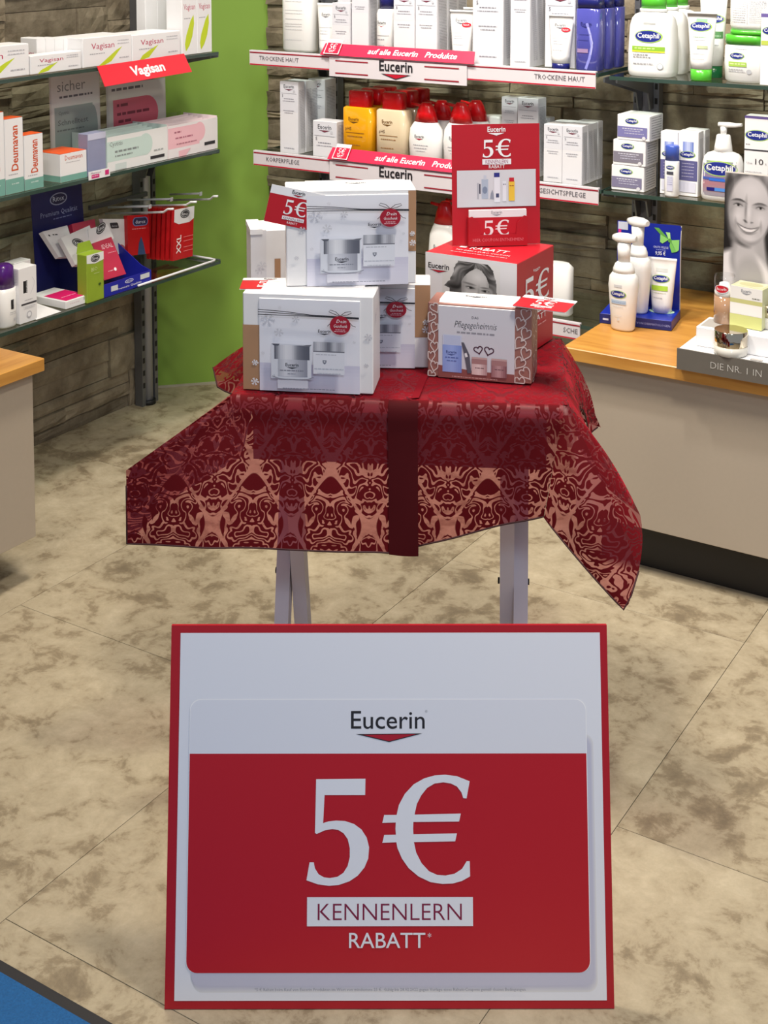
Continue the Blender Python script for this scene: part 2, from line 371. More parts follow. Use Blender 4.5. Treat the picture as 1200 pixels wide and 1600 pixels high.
    def five(s, x0, y0, x1, y1, col=WHITE):
        kx = (x1 - x0) / (1136 - 44); ky = (y1 - y0) / (832 - 85)
        for g in (FIVE, EURO): s.poly([(x0 + (a - 44) * kx, y0 + (b - 85) * ky) for a, b in g], col)
        return s
    def logo(s, cx, yb, w, col=BLACK, tri=(186, 20, 45), res=2):
        h = w * 0.27; s.text('Eucerin', cx, yb, h, col, width=w, res=res, bold=0.02)
        y = yb + h * 0.28
        s.poly([(cx - w * .45, y), (cx + w * .45, y - h * .02), (cx, y + h * .5)], col)
        s.poly([(cx - w * .36, y + h * .04), (cx + w * .36, y + h * .03), (cx, y + h * .42)], tri); return s
    def grid(s, x0, y0, x1, y1, nx, ny, fn):
        pts = [(x0 + (x1 - x0) * i / nx, y0 + (y1 - y0) * j / ny) for j in range(ny + 1) for i in range(nx + 1)]
        fs = []; cols = []
        for j in range(ny):
            for i in range(nx):
                a = j * (nx + 1) + i; fs.append((a, a + 1, a + nx + 2, a + nx + 1))
                c = fn(x0 + (x1 - x0) * (i + .5) / nx, y0 + (y1 - y0) * (j + .5) / ny); cols.append(lin(c))
        s._add(pts, fs, cols); return s
    def build(s, name, parent, org=(0, 0, 0), U=(1, 0, 0), V=(0, 0, 1), warp=None, label=None, mt=None):
        U = Vector(U); V = Vector(V); N = U.cross(V); org = Vector(org)
        vs = []
        for u, v, z in s.v:
            d = warp(u, v) if warp else 0.0
            vs.append(tuple(org + U * u + V * v + N * (z + d)))
        me = bpy.data.meshes.new(name); me.from_pydata(vs, [], s.f); me.materials.append(mt or mat_print())
        at = me.color_attributes.new('Col', 'FLOAT_COLOR', 'CORNER'); buf = []
        for f, c in zip(s.f, s.c): buf += (c + (1.0,)) * len(f)
        at.data.foreach_set('color', buf); me.update()
        return ob(name, me, parent, label=label)
# ------------------------------------------------------------------ materials used all over
M_STONE = mat_stone(); M_FLOOR = mat_floor(); M_WOOD = mat_wood()
M_WHITE = mat('white_card', (236, 236, 238), 0.45, var=0.02); M_PLAST = mat('white_plastic', (238, 238, 236), 0.28, var=0.01)
M_GREY = mat('grey_metal', (128, 130, 136), 0.4, 0.7, var=0.05); M_DARK = mat('dark_slot', (28, 28, 30), 0.6)
M_CAB = mat('greige_laminate', (178, 166, 150), 0.55, var=0.03, scale=120); M_PLINTH = mat('black_plinth', (26, 24, 24), 0.5)
M_EDGE = mat('green_glass_edge', (52, 72, 64), 0.15, var=0.1); M_GLASS = mat_clear('shelf_glass', (0.90, 0.96, 0.93), 0.06)
M_CLEAR = mat_clear('clear_acrylic', (0.95, 0.96, 0.97), 0.05)
M_RED = mat('red_card', (178, 16, 34), 0.42, var=0.03); M_REDP = mat('red_plastic', (206, 14, 22), 0.25, var=0.03)
M_KRAFT = mat('kraft_card', (178, 138, 104), 0.7, var=0.06); M_WIRE = mat('white_coated_wire', (225, 226, 230), 0.3, var=0.02)
M_GRN = mat('green_paint', (132, 168, 66), 0.6, var=0.04, scale=9, bump=0.05)

# ------------------------------------------------------------------ room shell
XL, YB = -2.48, 3.065
def plain(n, b, m): mb = MB(); mb.box(*b); return struct(n, mb, m)
floor = plain('floor', (-3.0, 1.6, -0.9, 3.3, -0.06, -0.0035), mat('tile_joint', (84, 78, 66), 0.8))
tile_cache = {}
def tile_mesh(w, d):
    k = (round(w, 3), round(d, 3))
    if k not in tile_cache:
        mb = MB(); mb.box(0.0005, w - 0.0005, 0.0005, d - 0.0005, -0.003, 0, 0.0003); tile_cache[k] = mb.mesh('tile', M_FLOOR)
    return tile_cache[k]
TW, TD = 0.605, 1.19
for i in range(-1, 5):
    x = -1.925 + (i) * TW
    off = 1.181 if i % 2 == 1 else 1.776
    y = off - 2 * TD
    while y < 3.1:
        a = max(y, -0.85); b = min(y + TD, 3.25)
        if b > a + .02: ob('tile', tile_mesh(TW, b - a), floor, (x, a, 0))
        y += TD
wall_back = plain('wall_back', (-2.30, 1.0, YB, YB + 0.12, 0, 2.62), M_STONE)
wall_left = plain('wall_left', (XL - 0.14, XL - 0.02, -0.9, 2.755, 0, 2.62), M_STONE)
mb = MB(); q = [(-2.60, 2.76), (-2.295, 3.065), (-2.36, 3.15), (-2.69, 2.82)]
mb.prism(q, lambda u, v, w: (u, v, w), 0.004, 2.62); struct('wall_corner', mb, M_GRN)
mb = MB(); mb.prism([(-2.597, 2.757), (-2.292, 3.062), (-2.297, 3.067), (-2.602, 2.762)], lambda u, v, w: (u, v, w), 0.0, 0.006)
struct('baseboard_corner', mb, mat('pale_joint', (176, 172, 150), 0.6))
plain('ceiling', (-3.0, 1.6, -0.9, 3.3, 2.62, 2.70), mat('ceiling_white', (226, 224, 218), 0.8))
# lamps in the ceiling
for nm, loc, tg, pw, sz, c, sp in LAMPS + [('w', (0.55, -0.35, 2.45), (0, 0, 0), 0, 0.6, COOL, 0)]:
    mb = MB(); r = sz / 2 + 0.03; mb.loft([(0, 0, 0.03, r, r, 2), (0, 0, 0.12, r, r, 2)], 20)
    t = thing('ceiling_lamp', 'round recessed ceiling lamp above the %s' % ({20: 'left part of the stone back wall', 15: 'counter with the portrait', 13: 'left shelves', 0: 'shop window'}.get(pw, 'cloth table' if loc[0] < -1 else 'floor right of the table')), 'lamp', (loc[0], loc[1], 2.50), 0, None, mb, M_WHITE)

# split-face stone cladding
def stone_variant(k):
    R = random.Random(100 + k); nx, nz = 5, 3; vs = []; fs = []
    for j in range(nz + 1):
        for i in range(nx + 1):
            u, w = i / nx, j / nz
            edge = (i in (0, nx)) or (j in (0, nz))
            d = 0.80 + 0.20 * R.random() - (0.16 if edge else 0)
            vs.append((u + (0 if edge and i in (0, nx) else (R.random() - .5) * .08), -d, w + (0 if j in (0, nz) else (R.random() - .5) * .15)))
    for j in range(nz):
        for i in range(nx): a = j * (nx + 1) + i; fs.append((a, a + 1, a + nx + 2, a + nx + 1))
    ring = [i for i in range(nx + 1)] + [(j) * (nx + 1) + nx for j in range(1, nz + 1)] + [nz * (nx + 1) + i for i in range(nx - 1, -1, -1)] + [j * (nx + 1) for j in range(nz - 1, 0, -1)]
    o = len(vs); n = len(ring)
    vs += [(vs[i][0], 0, vs[i][2]) for i in ring]
    fs += [(ring[i], o + i, o + (i + 1) % n, ring[(i + 1) % n]) for i in range(n)]
    mb = MB(); mb.add(vs, fs); return mb.mesh('stone', M_STONE)
STV = [stone_variant(k) for k in range(9)]
def cladding(wall, base, rz, length, z1, seed, n_max=300):
    R = random.Random(seed); z = 0.0; n = 0
    while z < z1:
        h = R.choice((0.08, 0.1, 0.115)); x = -R.random() * 0.15
        while x < length:
            w = R.uniform(0.28, 0.46)
            a = max(x, 0); b = min(x + w, length)
            if b - a > 0.02:
                # a panel stone breaks into two or three thinner strips
                k = R.choice((1, 2, 2, 2, 3)); cuts = [0] + sorted(R.uniform(.25, .8) if k == 2 else (i + R.uniform(-.12, .12)) / k for i in range(1, k)) + [1]
                for c in range(k):
                    hh = (cuts[c + 1] - cuts[c]) * h; split = (k > 1 and R.random() < .45 and b - a > .18)
                    segs = [(a, a + (b - a) * (sp := R.uniform(.3, .7))), (a + (b - a) * sp, b)] if split else [(a, b)]
                    for (p, q_) in segs:
                        if n >= n_max: return
                        o = bpy.data.objects.new('stone', R.choice(STV)); COL.objects.link(o); o.parent = wall
                        o.location = Vector(base) + Matrix.Rotation(rz, 3, 'Z') @ Vector((p + .0008, 0, z + cuts[c] * h + .0008)); o.rotation_euler = (0, 0, rz)
                        o.scale = (q_ - p - .0016, R.uniform(0.014, 0.034), hh - .0016); n += 1
            x += w
        z += h
cladding(wall_back, (-2.285, YB + .001, 0), 0, 2.2, 1.24, 5)
cladding(wall_left, (XL - .021, 1.25, 0), radians(90), 1.49, 1.24, 11)

# entrance mat
mb = MB(); mb.box(-1.93, 0.5, 0.1, 1.122, 0.0005, 0.007, .001)
mat_t = thing('entrance_mat', 'blue entrance mat with a black rubber border at the lower left corner of the floor', 'mat', (0, 0, 0), 0, None, mb, mat('black_rubber', (38, 38, 42), 0.6))
mb = MB(); mb.box(-1.91, 0.48, 0.12, 1.104, 0.007, 0.011); part('pile', mb, mat('blue_carpet', (30, 92, 150), 0.95, var=0.35, scale=400, bump=0.8), mat_t, 'blue carpet pile')

# ------------------------------------------------------------------ slotted wall uprights
def upright(loc, rz, label, z1=2.3, tube=False, z0=0.0):
    mb = MB(); mb.box(-.031, -.018, -.026, 0, z0, z1); mb.box(.018, .031, -.026, 0, z0, z1); mb.box(-.018, .018, -.012, 0, z0, z1)
    t = thing('slotted_upright', label, 'shelf upright', loc, rz, 'slotted uprights of the wall shelves', mb, M_GREY)
    s = MB(); z = z0 + .05
    while z < z1 - .03: s.box(-.028, -.021, -.0268, -.024, z, z + .014); s.box(.021, .028, -.0268, -.024, z, z + .014); z += .034
    o = part('slots', s, M_DARK, t, 'dark rows of slots'); o['kind'] = 'stuff'
    if tube:
        s = MB(); s.loft([(0, -.016, z0 + .01, .0145, .0145, 2), (0, -.016, z1, .0145, .0145, 2)], 16, True); part('tube', s, mat('satin_tube', (184, 186, 194), .4, .25), t)
        s = MB(); s.loft([(0, -.018, z0, .02, .02, 2), (0, -.018, z0 + .012, .02, .02, 2)], 14, True); part('foot', s, M_DARK, t, 'black levelling foot')
    return t
upright((-2.475, 2.735, 0), radians(90), 'grey slotted upright with round tube standing on the floor beside the green panel', tube=True, z0=0.0)
upright((-2.055, 3.035, 0), 0, 'grey slotted upright on the stone wall behind the tall pearl cartons', z0=0.0)
upright((-1.165, 3.035, 0), 0, 'grey slotted upright on the stone wall behind the blue gift display', z0=0.45)
upright((-0.30, 3.035, 0), 0, 'grey slotted upright at the far right end of the stone wall', z0=0.45)

def glass_shelf(label, org, rz, w, d, zt, brk=()):
    """local: x along the front edge, y into the wall; top at zt"""
    mb = MB(); mb.box(.001, w - .001, .001, d, -.008, 0)
    t = thing('glass_shelf', label, 'shelf', (org[0], org[1], zt), rz, 'glass wall shelves', mb, M_GLASS)
    e = MB(); e.box(0, w, 0, .0012, -.008, 0); e.box(0, .0012, .0012, d, -.008, 0); e.box(w - .0012, w, .0012, d, -.008, 0)
    part('glass_edge', e, M_EDGE, t, 'dark green polished edge')
    for bx in brk:
        b = MB(); b.prism([(.03, -.0082), (d - .035, -.0082), (d - .0, -.0082), (d, -.10), (d - .02, -.10), (d - .035, -.06), (.03, -.018)], lambda u, v, w_: (w_, u, v), bx - .0165, bx - .0125)
        b.prism([(.03, -.0082), (d - .035, -.0082), (d - .0, -.0082), (d, -.10), (d - .02, -.10), (d - .035, -.06), (.03, -.018)], lambda u, v, w_: (w_, u, v), bx + .0125, bx + .0165)
        part('bracket', b, M_GREY, t)
    return t
YS = 2.765          # front of the back-wall shelves
SZ = (0.966, 0.711, 0.404)
E1 = glass_shelf('top glass shelf of the back wall with the dry skin rail', (-2.125, YS), 0, .945, .25, SZ[0], (.07,))
E2 = glass_shelf('middle glass shelf of the back wall with red-capped bottles', (-2.115, YS), 0, .945, .25, SZ[1], (.06,))
E3 = glass_shelf('lowest glass shelf of the back wall beside the wooden worktop', (-2.115, YS), 0, .97, .25, SZ[2], (.06,))
C1 = glass_shelf('upper right glass shelf with green-capped skin care', (-1.155, YS), 0, .97, .25, .962, (-.01 + .0, .855))
C2 = glass_shelf('lower right glass shelf with three stacked cream cartons', (-1.165, YS), 0, .98, .25, .711, (.0, .865))
XS = -2.172         # front edge of the left-wall shelves
LZ = (0.968, 0.722, 0.437)
for z, lb in zip(LZ, ('top glass shelf of the left wall under the white cartons', 'middle glass shelf of the left wall under the orange-topped cartons', 'lowest glass shelf of the left wall with the white wire guard')):
    y_ = 1.2 if z > .5 else 1.889
    glass_shelf(lb, (XS, y_), radians(90), 2.695 - y_, .274, z, (1.535 - (y_ - 1.2) - .02,))

# price rails of the back wall
def price_rail(shelf, w, texts):
    mb = MB(); mb.box(-.002, w, -.0035, -.0005, -.034, .004, .0008); mb.box(-.002, w, -.003, .006, .0005, .004)
    r = part('price_rail', mb, mat('rail_white', (214, 208, 213), .4, var=.02), shelf, 'white price rail with thin red lines')
    A = Art(0, 0, w * 1000, 38, w, .038)
    A.rect(0, 4, w * 1000, 7, (150, 16, 40)).rect(0, 34, w * 1000, 37, (190, 20, 50))
    for t, x, al in texts: A.text(t, x * 1000, 24, 11, (95, 92, 98), align=al, sx=.95, res=1)
    A.build('rail_print', r, (0, -.0037, -.034))
    return r
price_rail(E1, .940, [('TROCKENE HAUT', .03, 'l'), ('TROCKENE HAUT', .915, 'r')])
price_rail(E2, .940, [('KÖRPERPFLEGE', .04, 'l'), ('GESICHTSPFLEGE', .91, 'r')])
price_rail(E3, .900, [('GESICHTSPFLEGE', .04, 'l'), ('SCHE', .895, 'r')])
def header_strip(shelf, x0, x1, parent_rail=None):
    w = x1 - x0; mb = MB(); mb.box(x0, x1, -.0075, -.0062, -.047, -.001)
    mb.box(x0 + .02, x0 + .03, -.0063, -.003, -.02, -.01)
    h = part('brand_strip', mb, mat('rail_white'), shelf, 'longer white card strip with brand lettering')
    A = Art(0, 0, w * 1000, 46, w, .046); c = w * 500
    for a, b in ((c - 80 - 92 if c > 172 else 4, c - 78), (c + 78, w * 1000 - 20)):
        A.rect(a, 6, b, 9, (150, 16, 40)).rect(a, 36, b, 39, (150, 16, 40))
    A.logo(c, 24, 92, res=2)
    A.build('brand_print', h, (x0, -.0077, -.047))
header_strip(E1, .245, .625); header_strip(E2, .235, .615)
# red promotion strips standing on the rails
def promo_strip(x0, x1, z, label, zt):
    w = x1 - x0; mb = MB(); q = [(0, -.010, 0), (w, -.010, 0), (w - .006, .006, .027), (.006, .006, .027)]
    mb.slab(q, .0012)
    t = thing('promotion_strip', label, 'sign', (x0, YS - .001, z), 0, 'red promotion strips on the rails', mb, mat('pink_red_card', (222, 40, 78), .4, var=.02))
    U = Vector((1, 0, 0)); V = Vector((0, .016, .027)).normalized(); L = .0314
    A = Art(0, 0, w * 1000, 31.4, w, L)
    A.text('auf alle Eucerin   Produkte', w * 1000 * .60, 22, 14, WHITE, shear=.22, bold=.018, width=w * 1000 * .57)
    A.text('®', w * 1000 * .605, 14, 4, WHITE, res=1)
    A.build('lettering', t, (0, -.010, 0), U, V)
    return t
def tag_card(x, z, label):
    mb = MB(); mb.slab([(-.001, -.013, .004), (.043, -.013, .004), (.047, .0045, .038), (.005, .0045, .038)], .0012)
    t = thing('discount_tag', label, 'sign', (x, YS - .002, z), 0, 'small discount tags on the rails', mb, M_WHITE)
    V = Vector((.006, .0175, .034)); L = V.length; A = Art(0, 0, 44, 38, .044, L)
    A.rect(2.5, 9, 41.5, 36, (214, 30, 68)).five(11, 11, 31, 26, WHITE).fine(12, 31, 30, 2, WHITE).fine(15, 28, 33.5, 1.6, WHITE)
    A.build('tag_print', t, (-.001, -.0132, .004), (1, 0, 0), V.normalized())
promo_strip(-1.905, -1.48, SZ[0] + .0045, 'red promotion strip with white italic lettering on the top rail', 0)
promo_strip(-1.885, -1.46, SZ[1] + .0045, 'red promotion strip with white italic lettering on the middle rail, partly behind the red stand', 0)
tag_card(-1.892, SZ[0] + .004, 'small five euro discount tag on the top rail strip')
tag_card(-1.868, SZ[1] + .004, 'small five euro discount tag on the middle rail strip above the white gift cartons')

# ------------------------------------------------------------------ base cabinets with wooden worktops
HC = 0.447
mb = MB(); mb.box(-1.105, 0.5, 2.50, 3.03, .103, HC - .026, .001)
t = thing('base_cabinet', 'long greige base cabinet under the right wooden worktop', 'cabinet', (0, 0, 0), 0, None, mb, M_CAB)
mb = MB(); mb.box(-1.07, 0.49, 2.555, 3.02, 0.0005, .103); part('plinth', mb, M_PLINTH, t, 'black recessed plinth')
mb = MB(); mb.box(-1.128, 0.5, 2.478, 3.03, HC - .0255, HC, .0015)
w_r = thing('worktop', 'oiled wooden worktop on the right base cabinet with product displays on it', 'worktop', (0, 0, 0), 0, None, mb, M_WOOD)
mb = MB(); mb.box(-2.455, -1.97, 0.6, 1.862, .09, HC - .026, .001)
t = thing('base_cabinet', 'greige base cabinet cut off by the left edge of the photo', 'cabinet', (0, 0, 0), 0, None, mb, M_CAB)
mb = MB(); mb.box(-2.45, -2.04, 0.62, 1.80, 0.0005, .09); part('plinth', mb, M_PLINTH, t, 'black recessed plinth')
mb = MB(); mb.box(-0.7, 0.56, 0, .497, HC - .0255, HC, .0015)
thing('worktop', 'oiled wooden worktop on the left base cabinet at the left edge', 'worktop', (-1.953, 1.318, 0), radians(90), None, mb, M_WOOD)
# ------------------------------------------------------------------ cloth-covered table
TA = radians(26.4); TX = Vector((cos(TA), sin(TA), 0)); TY = Vector((-sin(TA), cos(TA), 0)); T0 = Vector((-1.272, 1.596, 0)); TWD, TDP, TH = .506, .345, .58
def TL(s, t, z): return T0 + TX * s + TY * t + Vector((0, 0, z))
def inv(p): d = p - T0; return (d.dot(TX), d.dot(TY), p.z)
def TP(x, y, t): return inv(UP(x, y, T0 + TY * t, TY))     # pixel on the vertical plane parallel to the table front
M_LEG = mat('lilac_white_paint', (206, 202, 214), .5, var=.03)
tb = thing('folding_table', 'small folding table on crossed white legs under the red cloth', 'table', T0, TA)
mb = MB(); mb.box(.004, TWD - .006, .021, TDP - .004, TH - .024, TH - .004, .002); part('tabletop', mb, mat('red_lacquer', (176, 18, 38), .6), tb, 'dark red tabletop')
mb = MB(); mb.box(.03, TWD - .03, .03, TDP - .02, TH - .105, TH - .024); part('apron', mb, mat('dark_lacquer', (44, 10, 16), .6), tb, 'dark apron')
zp = .245
def leg(s0, ta, tb_, nm='leg'):
    mb = MB(); a = Vector((0, ta, .0)); b = Vector((0, tb_, TH - .025)); n = (b - a).normalized(); q = Vector((0, n.z, -n.y)) * .016
    mb.slab([a - q + Vector((s0, 0, .003)), a + q + Vector((s0, 0, .003)), b + q + Vector((s0, 0, 0)), b - q + Vector((s0, 0, 0))], .0225)
    return part(nm, mb, M_LEG, tb)
s_in = {}
xl = [inv(UP(x, 940, T0 + TY * .16, TY))[0] for x in (434, 457, 481, 781, 802, 825)]
leg(xl[0] + .0225, .10, .25); leg(xl[1] + .0232, .23, .07); leg(xl[3] + .0225, .23, .07); leg(xl[4] + .0232, .10, .25)
for s in (xl[0] - .002, xl[1] - .001, xl[3] - .002, xl[4] - .001, xl[4] + .024):
    b = MB(); b.loft([(0, 0, -.0015, .005, .005, 2), (0, 0, .0015, .005, .005, 2)], 10, rot=Matrix.Rotation(radians(90), 3, 'Y')); b.v = [v + Vector((s, .162, .235)) for v in b.v]
    part('pivot_bolt', b, M_DARK, tb, 'dark pivot bolt')
b = MB(); b.box(xl[1] + .024, xl[3] - .001, .205, .218, .05, .068); part('crossbar', b, M_LEG, tb)

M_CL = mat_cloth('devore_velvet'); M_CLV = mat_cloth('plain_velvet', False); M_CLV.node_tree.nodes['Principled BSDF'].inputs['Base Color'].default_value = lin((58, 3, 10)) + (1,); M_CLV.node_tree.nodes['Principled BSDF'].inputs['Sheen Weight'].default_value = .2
cloth = thing('tablecloth', 'dark red velvet tablecloth with damask pattern draped over the small table', 'tablecloth', T0, TA)
CV = []; CF = []; CU = []; CM = []
def patch(fn, nu, nv, uvfn, mi=0):
    o = len(CV)
    for j in range(nv + 1):
        for i in range(nu + 1): CV.append(Vector(fn(i / nu, j / nv)))
    for j in range(nv):
        for i in range(nu):
            a = o + j * (nu + 1) + i; CF.append((a, a + 1, a + nu + 2, a + nu + 1)); CM.append(mi)
            for (p, q) in ((i, j), (i + 1, j), (i + 1, j + 1), (i, j + 1)): CU.append(uvfn(Vector(CV[o + q * (nu + 1) + p])))
def lerp(a, b, t): return a + (b - a) * t
def pl(pts, t):
    """polyline of (key, vector) sampled at key t"""
    for (k0, a), (k1, b) in zip(pts, pts[1:]):
        if t <= k1: return Vector(a).lerp(Vector(b), (t - k0) / (k1 - k0) if k1 > k0 else 0)
    return Vector(pts[-1][1])
def nz(p, k=9, a=.0016): return noise.noise(Vector((p[0] * k, p[1] * k, p[2] * k * .5))) * a
# top
def f_top(u, v):
    s = lerp(.0, TWD, u); t = lerp(.018, TDP, v); return (s, t, TH + .0008 + nz((s, t, 0), 14, .0014) * min(1, (t - .018) * 30))
patch(f_top, 30, 20, lambda p: (p.x, p.y + .3))
# front panel, left of the fold
FS = TP(652, 700, -.01)[0]
cTL = Vector(TP(197, 735, -.055)); cBL = Vector(TP(198, 850, -.06)); cBR = Vector(TP(654, 866, -.04)); hBL = cBL
def front(u, v, a_top, a_bot):
    T = a_top(u); B = a_bot(u)
    return T, B
def lip(T, B, v, r=.034, wav=0.0, ph=0.0, out=.0):
    """from the table edge over a soft lip and down to the hem"""
    if v < .18:
        a = v / .18 * pi / 2; p = Vector((T.x, T.y + .018 * (1 - sin(a)) * out, T.z - r * (1 - cos(a)) * out)); q = T.lerp(B, v * .42)
        return p if out >= 1 else q.lerp(p, out)
    k = (v - .18) / .82; st = Vector((T.x, T.y, T.z - r * out)) if out > 0 else T
    st = T.lerp(B, .18 * .42).lerp(Vector((T.x, T.y, T.z - r)), out)
    p = st.lerp(B, k); p.y += wav * sin(ph) * sin(min(k, 1) * pi / 2) ; return p
zc = TH + .0008
topL = [(0, cTL), (.36, Vector((0.0, 0, zc))), (1, Vector((FS, 0, zc)))]
def f_fl(u, v):
    T = pl(topL, u); B = cBL.lerp(cBR, u); out = min(1, max(0, (u - .05) / .31))
    p = lip(T, B, v, .034, .005 * (1 - .6 * v), u * 15 + .6, out); p.y += nz((p.x, p.y, p.z), 16, .004) * v; return p
UVF = lambda p: (p.x + .017, p.z + .02)
patch(f_fl, 90, 40, UVF)
# front panel, right of the fold
cBR2 = Vector(TP(652, 853, -.03)); cRV = Vector(TP(850, 812, -.022))
def f_fr(u, v):
    T = Vector((lerp(FS, TWD - .012, u), 0, zc)); B = cBR2.lerp(cRV, u)
    p = lip(T, B, v, .034, .005 * (1 - .6 * v), u * 9 + 2, 1); p.y += .012 * u * v + nz((p.x, p.y, p.z), 16, .005) * v; return p
patch(f_fr, 50, 40, UVF)
# right front corner flap, from the valley out to the ridge
tip = Vector(TP(978, 955, -.10)); rid = Vector(TP(998, 892, -.075))
def f_rc(u, v):
    u = min(1, max(0, u))
    T = Vector((lerp(TWD - .012, TWD, u), .0 + .01 * u, zc - .0))
    V0 = lip(Vector((TWD - .012, 0, zc)), cRV, v, .034, .006, 11, 1); V0.y += .012 * v
    T1 = Vector((TWD, .012, zc)); V1 = T1.lerp(rid, v); V1.z += .010 * sin(v * pi) 
    B = pl([(0, cRV), (.86, tip), (1, rid)], u)
    e = V0.lerp(V1, u); lin_b = cRV.lerp(rid, u)
    p = e + (B - lin_b) * v ** 1.5; p.y -= .018 * sin(u * pi) * sin(v * pi * .8) ; return p
patch(f_rc, 18, 26, lambda p: (p.x * .9 - p.y * .4, p.z))
# right side drape behind the ridge
brk = Vector(TP(939, 668, TDP + .01)); br2 = Vector(TP(915, 682, TDP - .03))
hemR = [(0, rid), (.15, Vector((TWD + .105, .01, .42))), (.45, Vector((TWD + .02, .14, .46))), (.75, Vector((TWD + .03, .24, .50))), (.9, br2), (1, brk)]
def f_rs(u, v):
    q = rs_raw(u, v); k = (1 - u) ** 6
    return q + (f_rc(1, v) - rs_raw(0, v)) * k
def rs_raw(u, v):
    T = pl([(0, Vector((TWD, .012, zc))), (.15, Vector((TWD, .02, zc))), (1, Vector((TWD, TDP, zc)))], u); B = pl(hemR, u)
    p = T.lerp(B, v); p.x += .012 * sin(v * pi) + (.006 * sin(u * 17) * v); return p
patch(f_rs, 40, 14, lambda p: (p.y, p.z))
# left side drape
bl1 = Vector(TP(333, 574, TDP - .02)); bl2 = Vector(TP(340, 606, TDP - .07))
hemL = [(0, cBL), (.12, Vector((-.09, .0, .42))), (.45, Vector((-.008, .12, .44))), (.72, Vector((-.004, .2, .50))), (.86, bl2), (1, bl1)]
def f_ls(u, v):
    T = pl([(0, Vector((0, 0, zc))), (.1, Vector((0, .01, zc))), (1, Vector((0, TDP, zc)))], u); B = pl(hemL, u)
    if u < .12: T = Vector((0, .006, zc)); 
    p = T.lerp(B, v); p.x -= .004 * sin(v * pi); 
    if u == 0: p = T.lerp(cTL, min(1, v * 1.25)) if v < .8 else cTL.lerp(cBL, (v - .8) / .2)
    return p
patch(f_ls, 40, 12, lambda p: (p.y, p.z))
# back drape with its two flared corners
def f_bk(u, v):
    T = Vector((lerp(0, TWD, u), TDP, zc)); B = pl([(0, bl1), (.12, Vector((.03, TDP + .02, .45))), (.88, Vector((TWD - .03, TDP + .02, .45))), (1, brk)], u)
    return T.lerp(B, v)
patch(f_bk, 24, 10, UVF)
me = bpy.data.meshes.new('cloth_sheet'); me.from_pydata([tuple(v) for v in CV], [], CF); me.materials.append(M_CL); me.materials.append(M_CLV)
uvl = me.uv_layers.new(name='UVMap'); uvl.data.foreach_set('uv', [c for p in CU for c in p]); me.polygons.foreach_set('use_smooth', [True] * len(CF)); me.update()
sheet = ob('cloth_sheet', me, cloth)
wd = sheet.modifiers.new('weld', 'WELD'); wd.merge_threshold = .0004
# folded-over vertical edge in the middle of the front
sA = TP(618, 700, -.02)[0]; sB = FS + .001
def f_fold(u, v):
    q = f_fl(lerp(.90, 1.0, u), v); q = Vector(q); return (q.x, q.y - .0035 - .002 * sin(u * pi), q.z - (.0 if v < 1 else .001))
CV.clear(); CF.clear(); CU.clear(); CM.clear(); patch(f_fold, 6, 26, UVF)
me = bpy.data.meshes.new('folded_edge'); me.from_pydata([tuple(v) for v in CV], [], CF); me.materials.append(M_CLV)
me.polygons.foreach_set('use_smooth', [True] * len(CF)); ob('folded_edge', me, cloth, label='darker double layer of velvet at the middle fold')
# second layer on the tabletop beside the fold
mb = MB(); mb.v = [Vector((FS - .012 + .02 * 0, .02, TH + .002)), Vector((FS, .02, TH + .0035)), Vector((FS + .02, TDP - .04, TH + .0035)), Vector((FS + .008, TDP - .04, TH + .002))]; mb.f = [(0, 1, 2, 3)]; mb.m = [0]; mb.sm = [True]
part('top_seam', mb, M_CLV, cloth)
# dark piping along the hem
M_HEM = mat('dark_hem', (52, 6, 16), .7)
pts = [f_fl(0, i / 10) for i in range(3, 10)] + [f_fl(i / 40, 1) for i in range(41)]; mb = MB(); mb.tube(pts, .0014, 5); part('hem', mb, M_HEM, cloth, 'dark stitched hem')
mb = MB(); mb.tube([f_fr(i / 20, 1) for i in range(21)] + [f_rc(i / 12, 1) for i in range(1, 13)], .0014, 5); part('hem', mb, M_HEM, cloth, 'dark stitched hem')
mb = MB(); mb.tube([f_ls(i / 30, 1) for i in range(14, 31)], .0014, 5); part('hem', mb, M_HEM, cloth, 'dark stitched hem')
mb = MB(); mb.tube([f_rs(i / 30, 1) for i in range(14, 31)], .0014, 5)
part('hem', mb, M_HEM, cloth, 'dark stitched hem')

# ------------------------------------------------------------------ big discount sign on the floor
bl = UZ(257, 1578, 0.0); br = UZ(960, 1577, 0.0); ux = (br - bl); ux.z = 0; SW = ux.length; ux.normalize()
def scale_ray(x, y, fwd): r = ray(x, y); f = Vector((-sin(YAW) * cos(PITCH), cos(YAW) * cos(PITCH), -sin(PITCH))); return O + r * (fwd / r.dot(f))
zt = SW * F / 680.0 * 1.0
tl = scale_ray(268, 977, zt); tr = scale_ray(948, 977, zt); up = ((tl + tr) / 2 - (bl + br) / 2); SH = up.length; up.normalize(); up = (up - ux * up.dot(ux)).normalized()
sg = thing('discount_sign', 'large red-framed white floor sign offering a five euro discount, leaning in front of the table', 'sign', bl, math.atan2(ux.y, ux.x))
lean = math.acos(max(-1, min(1, up.z)))
Ul = Vector((1, 0, 0)); Vl = Vector((0, sin(lean), cos(lean))); Nl = Ul.cross(Vl)
mb = MB(); mb.slab([Vector((0, 0, 0.001)), Ul * SW + Vector((0, 0, .001)), Ul * SW + Vl * SH, Vl * SH], .006)
part('board', mb, M_RED, sg, 'red foam board')
sn = ux.cross(up).normalized()
def SD(x, y): p = UP(x, y, bl, sn) - bl; return (p.dot(ux) * 1000, (SH - p.dot(up)) * 1000)
A = Art(0, 0, SW * 1000, SH * 1000, SW, SH, step=.00008)
a = SD(280, 990); b = SD(937, 988); c = SD(948, 1565); d = SD(271, 1565)
A.rect(d[0] + 1, a[1], b[0], d[1], (233, 235, 243))
